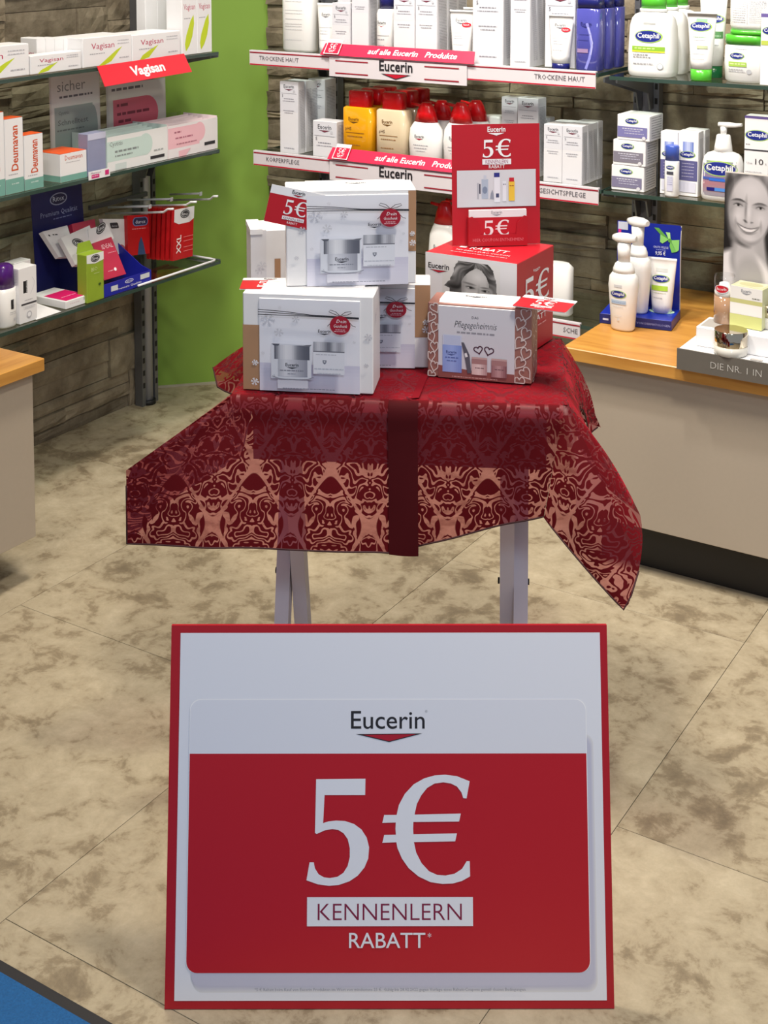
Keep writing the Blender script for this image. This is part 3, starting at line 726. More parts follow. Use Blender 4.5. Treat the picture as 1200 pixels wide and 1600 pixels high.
x0, y0 = SD(298, 1096); x1, y1 = SD(922, 1520); x0 = SD(293, 1400)[0]; cardtop = SD(600, 1094)[1]; redtop = SD(600, 1178)[1]
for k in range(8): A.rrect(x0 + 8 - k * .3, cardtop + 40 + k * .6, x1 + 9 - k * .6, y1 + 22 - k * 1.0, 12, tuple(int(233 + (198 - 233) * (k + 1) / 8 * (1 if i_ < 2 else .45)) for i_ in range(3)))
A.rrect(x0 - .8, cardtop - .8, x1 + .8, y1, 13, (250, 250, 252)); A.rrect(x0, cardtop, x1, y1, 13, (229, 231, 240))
A.rrect(x0, redtop, x1, y1, 13, RED, top=False)
cx_ = SD(606, 1140)[0]
w_l = SD(664, 1140)[0] - SD(549, 1140)[0]
A.text('Eucerin', cx_, SD(606, 1139)[1], SD(606, 1139)[1] - SD(606, 1111)[1], BLACK, width=w_l, res=6, bold=.004)
A.text('®', SD(666, 1112)[0], SD(666, 1114)[1], 3, GREY)
p = [SD(556, 1147.5), SD(660, 1146.5), SD(608, 1160)]; A.poly(p, BLACK)
p = [SD(567, 1148.5), SD(650, 1147.6), SD(608, 1158.5)]; A.poly(p, (176, 20, 44))
f0 = SD(480, 1211); f1 = SD(735, 1384); A.five(f0[0], f0[1], f1[0], f1[1], (233, 235, 243))
r0 = SD(480, 1402); r1 = SD(739, 1447); A.rect(r0[0], r0[1], r1[0], r1[1], (233, 235, 243))
A.text('KENNENLERN', SD(609, 1438)[0], SD(609, 1438)[1], SD(609, 1438)[1] - SD(609, 1411)[1], (128, 16, 62), width=SD(722, 1430)[0] - SD(497, 1430)[0], res=5, bold=-.008)
A.text('RABATT', SD(605, 1481)[0], SD(605, 1481)[1], SD(605, 1481)[1] - SD(605, 1457)[1], (233, 235, 243), width=SD(665, 1470)[0] - SD(546, 1470)[0], res=5, bold=.004)
A.text('*', SD(671, 1470)[0], SD(671, 1469)[1], 8, (233, 235, 243))
A.text('*5 € Rabatt beim Kauf von Eucerin Produkten im Wert von mindestens 25 €. Gültig bis 28.02.2022 gegen Vorlage eines Rabatt-Coupons gemäß dessen Bedingungen.', SD(610, 1548)[0], SD(610, 1548)[1], 3.4, (150, 156, 172), width=SD(822, 1548)[0] - SD(398, 1548)[0], res=1)
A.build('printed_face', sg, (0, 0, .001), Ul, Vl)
mb = MB(); top = Vl * SH * .72 - Nl * .0065; ft = Vector((0, top.y + .10, .001))
mb.slab([Vector((SW / 2 - .05, top.y, top.z)), Vector((SW / 2 + .05, top.y, top.z)), Vector((SW / 2 + .09, ft.y, ft.z)), Vector((SW / 2 - .09, ft.y, ft.z))], .003)
part('easel_back', mb, mat('grey_board', (190, 188, 182), .7), sg, 'folded cardboard strut')

# ------------------------------------------------------------------ cartons
def carton(name, label, cat, loc, w, h, d, rz=0.0, group=None, m=None, bev=.0012):
    mb = MB(); mb.box(0, w, 0, d, 0, h, bev); return thing(name, label, cat, loc, rz, group, mb, m or M_WHITE)
def art(w, h): return Art(0, 0, w * 1000, h * 1000, w, h)
def stand(xa, ya, xb, yb, z):
    a = UZ(xa, ya, z); b = UZ(xb, yb, z); d = b - a; return a, d.length, math.atan2(d.y, d.x)
def top_z(x, y, p): n = Vector((sin(YAW), -cos(YAW), 0)); return UP(x, y, p, n).z      # height of a pixel straight above point p
ZT = TH + .003
def coupon_art(w, h, res=3):
    A = Art(0, 0, 86, 58, w, h); A.rrect(0, 0, 86, 58, 3, WHITE).rrect(0, 13, 86, 58, 3, RED, top=False).logo(43, 7.5, 20)
    A.five(26, 17, 60, 41).rect(26, 43.5, 60, 49, WHITE).text('KENNENLERN', 43, 48.3, 3.6, (128, 16, 62), width=30, res=1).text('RABATT', 43, 54.6, 3.8, WHITE, width=16, res=1); return A
def snow(A, cx, cy, r, col, w=None):
    w = w or r * .10
    for k in range(6):
        a = k * pi / 3 + .2; A.line([(cx + r * .12 * cos(a), cy + r * .12 * sin(a)), (cx + r * cos(a), cy + r * sin(a))], w, col)
        for q in (.5, .78):
            for sgn in (-1, 1):
                A.line([(cx + q * r * cos(a), cy + q * r * sin(a)), (cx + (q + .2) * r * cos(a + sgn * .3), cy + (q + .2) * r * sin(a + sgn * .3))], w * .8, col)
def gift_art(w, h):
    A = Art(160, 828, 803, 1477, w, h, step=.00005)
    A.rect(160, 828, 803, 1477, (232, 234, 243)).grad(160, 1280, 803, 1477, [(206, 206, 226), (222, 222, 238), (226, 226, 240)], 8, True)
    A.rect(248, 1120, 720, 1282, (228, 231, 241))
    for cx, cy, r, c in ((215, 975, 46, (205, 207, 216)), (396, 962, 24, (192, 194, 203)), (288, 1058, 30, (198, 200, 208)), (770, 1106, 10, (190, 195, 204)), (298, 878, 12, (208, 208, 216)), (190, 1200, 12, (205, 205, 214))): snow(A, cx, cy, r, c)
    for a, b in ((893, 920), (910, 924), (928, 929)): A.line([(160, a), (330, a + (b - a) * .35), (500, b), (803, b + 8)], 5, (38, 38, 44))
    A.line([(680, 921), (640, 905), (612, 892), (622, 880), (655, 890), (684, 920)], 4, (38, 38, 44)); A.line([(684, 920), (715, 893), (750, 886), (756, 897), (725, 913), (684, 922)], 4, (38, 38, 44))
    A.line([(640, 960), (615, 980), (603, 994)], 4, (38, 38, 44)); A.line([(745, 965), (762, 985), (782, 992)], 4, (38, 38, 44))
    A.ell(684, 985, 66, 66, (160, 18, 44)); A.text('Dein', 690, 968, 24, WHITE, shear=.3, res=1); A.text('Geschenk', 684, 1000, 22, WHITE, shear=.3, width=88, res=1); A.fine(655, 715, 1018, 5, (222, 180, 190)); A.fine(645, 722, 1030, 5, (222, 180, 190))
    A.logo(584, 1040, 80, (60, 62, 72), tri=(60, 62, 72))
    A.grad(513, 1105, 712, 1175, [(150, 154, 166), (206, 209, 218), (168, 172, 182), (98, 102, 114), (196, 200, 210), (150, 152, 164), (205, 208, 216)], 18); A.rect(513, 1168, 712, 1176, (110, 112, 124))
    A.rect(513, 1176, 712, 1330, (221, 225, 236)); A.fine(530, 660, 1196, 6, (176, 180, 192)); A.poly([(572, 1232), (598, 1232), (596, 1250), (585, 1262), (574, 1250)], (118, 124, 140)); A.ell(585, 1243, 6, 6, (200, 205, 216), 10); A.fine(520, 705, 1296, 6, (180, 186, 200)); A.fine(540, 690, 1326, 5, (190, 195, 206))
    A.rect(243, 1128, 500, 1372, (214, 219, 230)); A.grad(264, 1135, 490, 1236, [(84, 88, 100), (196, 200, 210), (226, 229, 236), (214, 217, 226), (128, 132, 144), (98, 102, 116), (88, 92, 106)], 20)
    A.poly([(246, 1128), (300, 1128), (290, 1142), (264, 1142)], (88, 92, 104)); A.poly([(420, 1142), (490, 1142), (505, 1126), (470, 1130)], (110, 114, 126))
    A.grad(288, 1236, 476, 1356, [(176, 180, 192), (214, 218, 228), (196, 200, 212), (166, 170, 184), (142, 146, 162)], 16)
    A.logo(378, 1284, 84, (48, 50, 60), tri=(48, 50, 60)); A.fine(300, 450, 1316, 6, (120, 124, 138)); A.fine(350, 400, 1338, 6, (150, 154, 168))
    A.line([(250, 1356), (300, 1372), (380, 1380), (470, 1372), (515, 1356)], 5, (128, 132, 146)); A.line([(262, 1345), (270, 1368), (380, 1376), (500, 1366)], 3, (166, 170, 182))
    A.grad(285, 1380, 480, 1440, [(198, 200, 214), (216, 217, 230)], 6, True)
    A.fine(318, 650, 1440, 5, (120, 124, 140)); return A
GM = {}
def gift(label, loc, w, h, d, rz, kl=.17, kr=.13, ends=((0, .66), (0, 0)), group='white winter gift cartons on the table'):
    """carton with a printed sleeve round its middle; the ends show beyond the sleeve"""
    mb = MB(); c = .004
    mb.box(0, w, .0015, d - .0015, 0, h - .002, .0015)
    t = thing('gift_carton', label, 'gift box', loc, rz, group, mb, M_WHITE)
    a, b = w * kl, w * (1 - kr)
    s = MB(); ch = .010
    poly = [(0, 0), (d, 0), (d, h - .004), (d - ch, h + .0005), (ch * 1.6, h + .0005), (0, h - ch)]
    s.prism(poly, lambda u, v, x: (x, u, v), a, b); sl = part('sleeve', s, M_WHITE, t)
    gift_art(b - a, h - ch).build('front_print', sl, (a, -.0002, 0))
    A = Art(0, 0, 100, 50, b - a, d - ch * 2.6); A.logo(50, 26, 20, (70, 72, 80), tri=(70, 72, 80)); A.build('top_print', sl, (a, ch * 1.6, h + .0005), (1, 0, 0), (0, 1, 0))
    for (k0, k1), xo, ww in ((ends[0], 0.0, a), (ends[1], b, w - b)):
        A = Art(0, 0, ww * 1000, h * 1000, ww, h); H_ = h * 1000; W_ = ww * 1000
        if k1 > k0: A.rect(0, H_ * (1 - k1), W_, H_ * (1 - k0), (176, 136, 102)); r_ = min(6, W_ * .42); snow(A, W_ - r_ * 1.15, H_ * (1 - k0) * .72, r_ * .8, WHITE, r_ * .2); snow(A, W_ - r_ * 1.15, H_ * (1 - k0) - 14, r_, WHITE, r_ * .2)
        else: r_ = min(6, W_ * .40); snow(A, W_ - r_ * 1.2, H_ * .42, r_, (205, 206, 214), r_ * .15); snow(A, W_ * .5, H_ * .7, r_ * .6, (208, 209, 216), r_ * .12)
        A.build('end_print', t, (xo, .0013, 0))
    k0, k1 = ends[0]
    if k1 > k0:
        A = Art(0, 0, 100, 100, d - .004, h * (k1 - k0)); A.rect(0, 0, 100, 100, (176, 136, 102)); A.build('side_kraft', t, (0, d - .002, .001 + h * k0), (0, -1, 0), (0, 0, 1))
    A = Art(0, 0, 100, 100, d - .004, h - .005); 
    snow(A, 30, 22, 9, (214, 215, 222)); A.build('side_print', t, (w, .002, .001), (0, 1, 0), (0, 0, 1))
    return t
p, w, rz = stand(380, 608, 583, 617, ZT); z1 = top_z(407, 459, p) - ZT
G1 = gift('white winter gift carton with red round tag, lower front left on the cloth', p, w, z1 + .004, .082, rz, .13, .10)
z2 = ZT + z1 + .0052
# the upper carton stands on the lower one
p2, w2, rz2 = stand(445, 449, 648, 444, z2)
h2 = top_z(476, 296, UZ(476, 447, z2)) - z2
G2 = gift('white winter gift carton with coupon tucked in, standing on top of the lower carton', p2 + Vector((0, .004, 0)), w2, h2, .078, rz2, .158, .06, ends=((0, 0), (.34, .97)))
p3, w3, rz3 = stand(470, 575, 669, 577, ZT)
G3 = gift('white winter gift carton half hidden behind the lower front carton, kraft end to the right', p3 + Vector((0, .006, 0)), w3, .139, .06, rz3, .10, .12, ends=((0, .5), (.36, .97)))
p4, w4, rz4 = stand(393, 540, 530, 536, ZT)
mb = MB(); mb.box(0, .146, 0, .075, 0, .197, .002)
G4 = thing('gift_carton', 'white gift carton standing upright at the back left of the table', 'gift box', p4, rz4 + .1, 'white winter gift cartons on the table', mb, M_WHITE)
A = Art(0, 0, 146, 197, .146, .197); A.rect(0, 0, 26, 197, (226, 226, 230)).rect(40, 50, 50, 190, (178, 138, 104)).rect(56, 95, 66, 100, (70, 70, 76)).rect(54, 140, 70, 160, (222, 90, 130)); snow(A, 16, 110, 10, (205, 206, 214)); snow(A, 18, 60, 8, (205, 206, 214))
A.build('front_print', G4, (0, 0, 0))
mb = MB(); mb.box(-.001, .020, -.003, .076, .19, .199); part('top_flap', mb, M_WHITE, G4)
# coupons tucked into the cartons
def coupon(label, loc, rot):
    w, h = .086, .058; mb = MB(); mb.box(0, w, 0, .0006, 0, h); t = thing('coupon_card', label, 'coupon', loc, 0, 'five euro coupons on the cartons', mb, M_WHITE)
    t.rotation_euler = rot; coupon_art(w, h).build('coupon_print', t, (0, -.0001, 0)); return t
c = G2.matrix_basis.to_translation(); e = Vector((cos(rz2), sin(rz2), 0)); nrm = Vector((sin(rz2), -cos(rz2), 0))
o_ = UP(412, 345, c - nrm * .0004, nrm); coupon('red and white five euro coupon tilted at the upper gift carton', o_, (0, radians(13), rz2))
o_ = UZ(374, 452, ZT + z1 + .0023); coupon('five euro coupon lying on the lower gift carton, poking out to the left', o_, (radians(-88), 0, rz + .12))
# rose-gold carton with hearts
p5, w5, rz5 = stand(668, 587, 830, 601, ZT); h5 = top_z(669, 472, p5) - ZT; d5 = .062
mb = MB(); mb.box(0, w5, .001, d5, 0, h5, .0015)
G5 = thing('gift_carton', 'rose-brown gift carton with white hearts and blue bottle picture, lower right on the cloth', 'gift box', p5, rz5, None, mb, mat('rose_brown_card', (158, 108, 98), .45, var=.03))
sa, sb = w5 * .106, w5 * .84
mb = MB(); mb.prism([(0, 0), (d5, 0), (d5, h5 - .002), (d5 - .008, h5 + .004), (.010, h5 + .004), (0, h5 - .004)], lambda u, v, x: (x, u, v), sa, sb); sl = part('sleeve', mb, M_WHITE, G5)
A = Art(165, 1070, 600, 1490, sb - sa, h5 - .004, step=.00006)
A.rect(165, 1070, 600, 1490, (214, 214, 222)).rect(165, 1440, 600, 1490, (142, 84, 80)).poly([(165, 1418), (600, 1462), (600, 1490), (165, 1490)], (142, 84, 80))
A.text('DAS', 376, 1134, 15, (60, 56, 62), res=1); A.text('Pflegegeheimnis', 376, 1190, 40, BLACK, shear=.32, width=238, res=2, bold=-.012); A.fine(272, 486, 1222, 9, (150, 150, 158))
def heart(A, cx, cy, s, col, w, ang=0, tall=1.0, box=None):
    pts = []
    for i in range(25):
        t = 2 * pi * i / 24; x = 16 * sin(t) ** 3 / 17; y = -(13 * cos(t) - 5 * cos(2 * t) - 2 * cos(3 * t) - cos(4 * t)) / 17 * tall
        pts.append((cx + s * (x * cos(ang) - y * sin(ang)), cy + s * (x * sin(ang) + y * cos(ang))))
    if box: pts = [(min(max(a, .9), box[0] - .9), min(max(b, .9), box[1] - .9)) for a, b in pts]
    A.line(pts, w, col)
heart(A, 395, 1312, 26, (70, 20, 40), 6, -.25); heart(A, 455, 1314, 28, (70, 20, 40), 6, .25)
A.rect(190, 1236, 300, 1450, (206, 212, 232)); A.rect(197, 1240, 292, 1300, (192, 202, 230)); A.grad(190, 1296, 300, 1455, [(142, 164, 226), (158, 180, 238), (124, 148, 216)], 10); A.logo(240, 1345, 60, (60, 76, 140), tri=(60, 76, 140)); A.fine(205, 280, 1372, 6, (90, 108, 176)); A.fine(215, 270, 1390, 5, (90, 108, 176))
A.poly([(298, 1275), (312, 1275), (345, 1345), (356, 1452), (334, 1454), (316, 1350)], (92, 92, 104)); A.poly([(316, 1340), (328, 1334), (336, 1356), (322, 1362)], WHITE)
for x in (358, 470): A.rect(x, 1355, x + 88, 1395, (170, 128, 128)); A.rect(x, 1355, x + 88, 1366, (200, 168, 166)); A.grad(x, 1395, x + 88, 1458 + (x > 400) * 6, [(214, 186, 184), (232, 212, 210), (176, 140, 142)] if x < 400 else [(150, 106, 110), (196, 160, 162), (128, 84, 90)], 8); A.fine(x + 20, x + 70, 1420, 5, (110, 80, 84))
A.fine(245, 505, 1480, 5, (200, 160, 156)); A.build('front_print', sl, (sa, -.0001, 0))
A = Art(0, 0, 100, 60, sb - sa, d5 - .02); A.logo(44, 26, 28, (80, 82, 90), tri=(80, 82, 90)); A.build('top_print', sl, (sa, .010, h5 + .004), (1, 0, 0), (0, 1, 0))
HW = (222, 208, 204)
def hearts(w, h, seed):
    A = Art(0, 0, w * 1000, h * 1000, w, h); R = random.Random(seed); y = 6
    k = 0
    while y < h * 1000:
        heart(A, w * 1000 * (.3 if k % 2 else .66), y + 2, min(w * 420, 9), HW, 1.6, R.uniform(-.7, .7), 1.35, (w * 1000, h * 1000)); y += 15.5; k += 1
    return A
hearts(sa, h5, 1).build('heart_print', G5, (0, .0008, 0)); hearts(w5 - sb, h5, 5).build('heart_print', G5, (sb, .0008, 0)); hearts(d5, h5, 9).build('heart_print', G5, (w5, .001, 0), (0, 1, 0), (0, 0, 1))
o_ = UZ(800, 478, ZT + h5 + .0054); coupon('five euro coupon lying on the rose-brown heart carton', o_, (radians(-87), 0, rz5 - .20))
# big red box with portrait
hr = .163; pr, wr, rzr = stand(665, 393, 808, 412.5, ZT + hr); pr.z = ZT; dr = .150
RB = carton('promotion_box', 'big red promotion box with a black and white portrait under the red stand', 'box', pr, wr, hr, dr, rzr, None, M_RED, .001)
def blob(x, y, cx, cy, rx, ry, a=0, soft=.25):
    dx, dy = x - cx, y - cy; c, s = cos(a), sin(a); u = (dx * c + dy * s) / rx; v = (-dx * s + dy * c) / ry
    r = sqrt(u * u + v * v); return max(0.0, min(1.0, (1 + soft - r) / (2 * soft) if soft else (r < 1)))
def tone(base, shapes):
    def fn(x, y):
        t = base(x, y)
        for sh in shapes:
            k = blob(x, y, *sh[1:]); t = t * (1 - k) + sh[0] * k
        t = max(0, min(255, t)); return (t, t * .985, t * 1.0)
    return fn
def hairish(x, y, f=1.0): return 78 + 62 * noise.noise(Vector((x * .012 * f + y * .010 * f, x * .05 * f - y * .012 * f, 3.1))) * 1.6
def inpoly(x, y, P):
    c = False; j = len(P) - 1
    for i in range(len(P)):
        if (P[i][1] > y) != (P[j][1] > y) and x < (P[j][0] - P[i][0]) * (y - P[i][1]) / (P[j][1] - P[i][1]) + P[i][0]: c = not c
        j = i
    return c
HAIR = [(300, 818), (350, 812), (405, 818), (450, 835), (478, 868), (492, 915), (500, 970), (500, 1080), (240, 1080), (232, 1012), (200, 1000), (212, 985), (235, 962), (246, 925), (262, 872), (280, 838)]
FACE = [(300, 1080), (302, 1010), (300, 962), (318, 925), (345, 895), (385, 868), (415, 880), (440, 912), (456, 955), (462, 1010), (455, 1080)]
def red_front(x, y):
    # design pixels of the box front: wavy dark hair parted at the top, eyes looking out
    y += 36; t = 224.0 - (y - 775) * .04
    wob = 5 * noise.noise(Vector((x * .05, y * .05, 1)))
    if inpoly(x + wob, y + wob, HAIR):
        r = sqrt((x - 385) ** 2 + ((y - 830) * .8) ** 2); a = math.atan2(y - 830, x - 385)
        t = 92 + 95 * noise.noise(Vector((r * .012 + 3, a * 7 + .8 * sin(r * .05), 2.2))) + 30 * sin(r * .045 + a)
        t = max(26, min(205, t))
    if inpoly(x, y, FACE):
        t = 188; 
        for sh in ((212, 395, 925, 36, 28, 0, .8), (150, 306, 1000, 14, 80, .1, .8), (160, 460, 1000, 12, 70, 0, .8), (120, 345, 968, 34, 6, .14, .5), (116, 436, 982, 24, 5, .0, .5), (150, 352, 990, 30, 12, .1, .8), (150, 436, 1000, 24, 10, 0, .8),
                   (58, 352, 990, 22, 6, .12, .5), (58, 436, 1000, 18, 5.5, 0, .5), (206, 340, 992, 6, 3, .1, .5), (206, 446, 1001, 5, 3, 0, .5), (26, 354, 991, 7, 7, 0, .4), (26, 435, 1001, 6.5, 6.5, 0, .4), (150, 398, 1030, 6, 40, .05, .8)):
            q = blob(x, y, *sh[1:]); t = t * (1 - q) + sh[0] * q
    return (max(10, min(250, t)),) * 3
A = Art(90, 772, 612, 1370, wr, hr); A.rect(90, 772, 612, 1370, (222, 222, 226)); A.grid(190, 800, 520, 1200, 110, 133, red_front)
A.logo(168, 866, 122, BLACK, res=3); A.build('front_print', RB, (0, -.0001, 0))
A = Art(610, 740, 850, 1370, dr, hr); A.logo(735, 842, 44, WHITE, tri=WHITE); A.five(655, 862, 815, 1062); A.rect(660, 1092, 812, 1128, WHITE); A.text('KENNENLERN', 735, 1122, 24, (128, 16, 62), width=136, res=1); A.text('RABATT', 735, 1180, 38, WHITE, width=130, res=2); A.fine(670, 800, 1215, 8, (220, 150, 156)); A.build('side_print', RB, (wr, .0, 0), (0, 1, 0), (0, 0, 1))
A = Art(0, 0, 143, 130, wr, dr); A.text('RABATT', 76, 84, 15, WHITE, width=58, res=2); A.text('MIT DEM 5 EURO COUPON', 74, 98, 5, WHITE, width=84, res=1); A.fine(30, 118, 110, 2, (236, 190, 196)); A.rect(30, 76, 40, 82, WHITE); A.build('top_print', RB, (0, 0, hr), (1, 0, 0), (0, 1, 0))
mb = MB(); zt_ = ZT + hr
# red stand with coupon pocket
ps, ws, rzs = stand(707, 384, 844, 380, zt_ + .001); hs = top_z(712, 196.5, ps + Vector((0, .012, 0))) - zt_
ST = thing('coupon_stand', 'tall red coupon stand on top of the red promotion box', 'display stand', ps, rzs, None)
ln = radians(4); Us = Vector((1, 0, 0)); Vs = Vector((0, sin(ln), cos(ln))); hs2 = hs / cos(ln)
mb = MB(); mb.slab([Vector((0, 0, .0)), Us * ws, Us * ws + Vs * hs2, Vs * hs2], .0016); part('back_panel', mb, M_RED, ST)
A = Art(245, 58, 752, 722, ws, hs2); A.logo(503, 100, 104, WHITE, tri=WHITE, res=3); A.five(422, 140, 584, 242); A.rect(420, 250, 586, 280, (232, 232, 238)).text('KENNENLERN', 503, 276, 22, (140, 60, 96), width=130, res=1).text('RABATT', 503, 301, 19, WHITE, width=92, res=2)
A.rect(273, 310, 728, 513, (205, 206, 214))
A.rect(388, 380, 398, 470, (170, 172, 184)).rect(400, 386, 408, 440, (60, 60, 80)).rect(414, 360, 452, 468, (168, 180, 200)).rect(426, 338, 442, 362, (190, 196, 212)).ell(433, 420, 14, 20, (120, 134, 160)).poly([(462, 470), (466, 440), (476, 418), (482, 440), (484, 470)], (140, 146, 162)).rect(486, 350, 520, 488, (222, 224, 234)).rect(486, 326, 518, 350, (40, 44, 128)).rect(496, 440, 514, 462, (70, 76, 110)).rect(534, 372, 556, 484, (220, 222, 232)).rect(570, 372, 604, 482, (226, 186, 60)).rect(573, 354, 601, 376, (190, 30, 46)); A.fine(538, 554, 392, 4, (90, 90, 110)); A.fine(575, 600, 400, 4, (150, 60, 40))
A.build('panel_print', ST, (0, -.0001, 0), Us, Vs)
k = ws / 507.0
mb = MB(); x0, x1 = (330 - 245) * k, (668 - 245) * k; mb.prism([(x0, .002), (x1, .002), (x1, .050), (x1 - .006, .052), (x1 - .018, .040), (x1 - .020, .020), (x0 + .020, .020), (x0 + .018, .040), (x0 + .006, .052), (x0, .050)], lambda u, v, w: (u, w, v), -.013, -.0118)
mb.box(x0, x1, -.013, .0, .0005, .002); mb.box(x0, x0 + .0012, -.012, .0, .002, .05); mb.box(x1 - .0012, x1, -.012, .0, .002, .05)
pk = part('pocket', mb, M_RED, ST); A = Art(0, 0, 340, 60, x1 - x0, .018); A.text('HIER COUPON ENTNEHMEN!', 170, 34, 18, (226, 120, 132), width=292, res=1); A.build('lettering', pk, (x0, -.0131, .001))
cw = (662 - 332) * k; mb = MB(); mb.box(0, cw, -.0095, -.0045, .004, .062, .0005); cs = part('card_pile', mb, M_WHITE, ST, 'white edged pile of coupons in the pocket', loc=(x0 + .001, 0, 0))
A = Art(332, 540, 662, 735, cw, .058); A.rrect(332, 540, 662, 735, 12, WHITE); A.logo(490, 562, 62, GREY, tri=GREY); A.rect(332, 582, 662, 735, (188, 18, 38)); A.five(416, 597, 560, 688); A.build('coupon_print', cs, (0, -.0096, .004))

# ------------------------------------------------------------------ products on the back wall shelves
ZP = .0008
def spanY(xl, xr, Y, yb): return UY(xl, yb, Y).x, UY(xr, yb, Y).x
def eu_art(w, h, k=0, accent=None):
    A = Art(0, 0, 60, 60 * h / w, w, h); H_ = 60 * h / w
    A.rect(.8, .8, 59.2, H_ - .8, (221, 221, 225), 1).rect(1, 1, 59, H_ * .42, (214, 215, 222)); ly = min(18, H_ * .22)
    A.logo(30, ly, 34, (70, 72, 80), tri=(120, 50, 70), res=1); A.rect(5, ly + 14, 55, ly + 14.8, (150, 150, 158))
    if accent: A.rect(8, ly + 24, 52, ly + 26.5, accent)
    A.fine(14, 46, ly + 30, 1.8, (128, 128, 138)); A.fine(10, 50, ly + 36, 1.6, (150, 150, 160))
    if H_ > 80: A.fine(12, 48, ly + 62, 1.6, (150, 150, 160)); A.fine(16, 44, ly + 68, 1.6, (150, 150, 160)); A.fine(14, 48, H_ - 14, 1.6, (150, 150, 160))
    if k: A.ell(48, ly + 6, 3.4, 3.4, (196, 198, 206), 12); A.text('5', 10, ly + 24, 7, (90, 90, 98), res=1)
    return A
def side_art(w, h):
    A = Art(0, 0, 60, 60 * h / w, w, h); A.rect(.8, .8, 59.2, 60 * h / w - .8, (221, 221, 225), 1); H_ = 60 * h / w; y = H_ * .12
    while y < H_ * .92: A.fine(8, 52, y, 1.6, (140, 141, 150)); y += 4.5
    return A
ECM = {}
def eu_carton(label, xl, xr, yt, yb, z, Y=2.786, d=None, accent=None, rows=1, gap=.001, group='pale boxed skin care on the back wall', rlabels=None, h=None, k=1, nm='carton', tilt=0):
    x0, x1 = spanY(xl, xr, Y, yb); w = x1 - x0; h = h or UY((xl + xr) / 2, yt, Y).z - z; d = d or w * .8
    t = carton(nm, label, 'carton', (x0, Y, z + ZP), w, h, d, tilt, group, mat('pearl_card', (218, 218, 222), .38, var=.02))
    eu_art(w, h, k, accent).build('front_print', t, (0, 0, 0)); side_art(d, h).build('side_print', t, (w, 0, 0), (0, 1, 0), (0, 0, 1))
    for r in range(1, rows): dup(t, (x0 + (r % 2) * .001, Y + r * (d + gap), z + ZP), label=rlabels[r - 1])
    return t
def bottle(name, label, loc, rings, m, group=None, rz=0.0, n=28, cat='bottle'):
    mb = MB(); mb.loft(rings, n); t = thing(name, label, cat, loc, rz, group, mb, m)
    def warp_for(u0, z0):
        def warp(u, v):
            z = z0 + v; x = u0 + u
            for a, b in zip(rings, rings[1:]):
                if a[2] <= z <= b[2]:
                    q = (z - a[2]) / max(1e-6, b[2] - a[2]); break
            else: a = b = rings[-1]; q = 0
            hx, hy, cy, cx, e = (a[i] + (b[i] - a[i]) * q for i in (3, 4, 1, 0, 5))
            r = min(.999, abs((x - cx) / hx)); return hy * (1 - r ** e) ** (1 / e) - cy
        return warp
    t_w = warp_for
    return t, t_w
def stick(t, wf, A, u0, z0, name='label_print'): return A.build(name, t, (u0, 0, z0), warp=wf(u0, z0))
def tubeart(w, h): return Art(0, 0, w * 1000, h * 1000, w, h)
M_NAVY = mat('navy_plastic', (30, 34, 104), .25, var=.03); M_PEARL = mat('pearl_plastic', (240, 240, 238), .22, var=.01)
# -- top shelf
z = SZ[0]; g1 = 'pale boxed skin care on the back wall'
x0, x1 = spanY(435, 483, 2.80, 82); w = x1 - x0
t, wf = bottle('lotion_bottle', 'large pearl white lotion bottle at the left end of the top shelf', ((x0 + x1) / 2, 2.83, z + ZP), [(0, 0, 0, w / 2 * .92, .022, 3), (0, 0, .006, w / 2, .026, 3), (0, 0, .15, w / 2 * 1.02, .026, 3), (0, 0, .18, w / 2 * .8, .02, 2.5), (0, 0, .19, .014, .012, 2)], M_PEARL)
mb = MB(); mb.loft([(0, 0, .19, .016, .014, 2), (0, 0, .225, .015, .013, 2)], 18); part('cap', mb, M_PLAST, t)
A = tubeart(w * .8, .16); 
for yy in (44, 66, 74, 88, 100, 106, 114, 140): A.fine(8, w * 640, yy, 1.2, (186, 186, 190))
A.logo(w * 400, 26, 30, (80, 82, 90), res=1); stick(t, wf, A, -w * .4, .01)
def squeeze_tube(label, xl, xr, yt, yb, z, Y, group=None, capc=None, caph=.02, body=M_PEARL, artfn=None, h=None, ymode=True, loc=None, w=None, rz=0, zoff=0):
    if loc is None:
        x0, x1 = spanY(xl, xr, Y, yb); w = x1 - x0; h = UY((xl + xr) / 2, yt, Y).z - z; loc = ((x0 + x1) / 2, Y + .02, z + ZP)
    r = w * .34; c0 = caph if capc else 0.0
    rings = [(0, 0, c0, r, r * .9, 2)] + [(0, 0, c0 + (h - c0) * q, r + (w / 2 - r) * q, max(.0012, r * .9 * (1 - q ** 1.3)), 2) for q in (.15, .3, .45, .6, .75, .88, .95)] + [(0, 0, h * .955, w / 2, .0016, 2), (0, 0, h, w / 2, .0013, 2)]
    t, wf = bottle('squeeze_tube', label, loc, rings, body, group, rz, cat='tube')
    if capc:
        mb = MB(); mb.loft([(0, 0, 0, r * .94, r * .86, 2), (0, 0, .001, r, r * .9, 2), (0, 0, caph * .98, r, r * .9, 2)], 22); part('cap', mb, capc, t)
    if artfn: A = Art(0, 0, 60, 60 * (h - c0) * .9 / (w * .86), w * .86, (h - c0) * .9); artfn(A, 60 * (h - c0) * .9 / (w * .86)); stick(t, wf, A, -w * .43, c0)
    return t
def tube_eu(A, H_): A.logo(30, H_ * .16, 30, (110, 110, 118), tri=(110, 110, 118), res=1); A.rect(8, H_ * .42, 52, H_ * .425, (150, 150, 156)); A.fine(14, 44, H_ * .5, 1.4, (190, 190, 196)); A.fine(14, 42, H_ * .56, 1.4, (190, 190, 196)); A.fine(14, 42, H_ * .7, 1.4, (196, 196, 200))
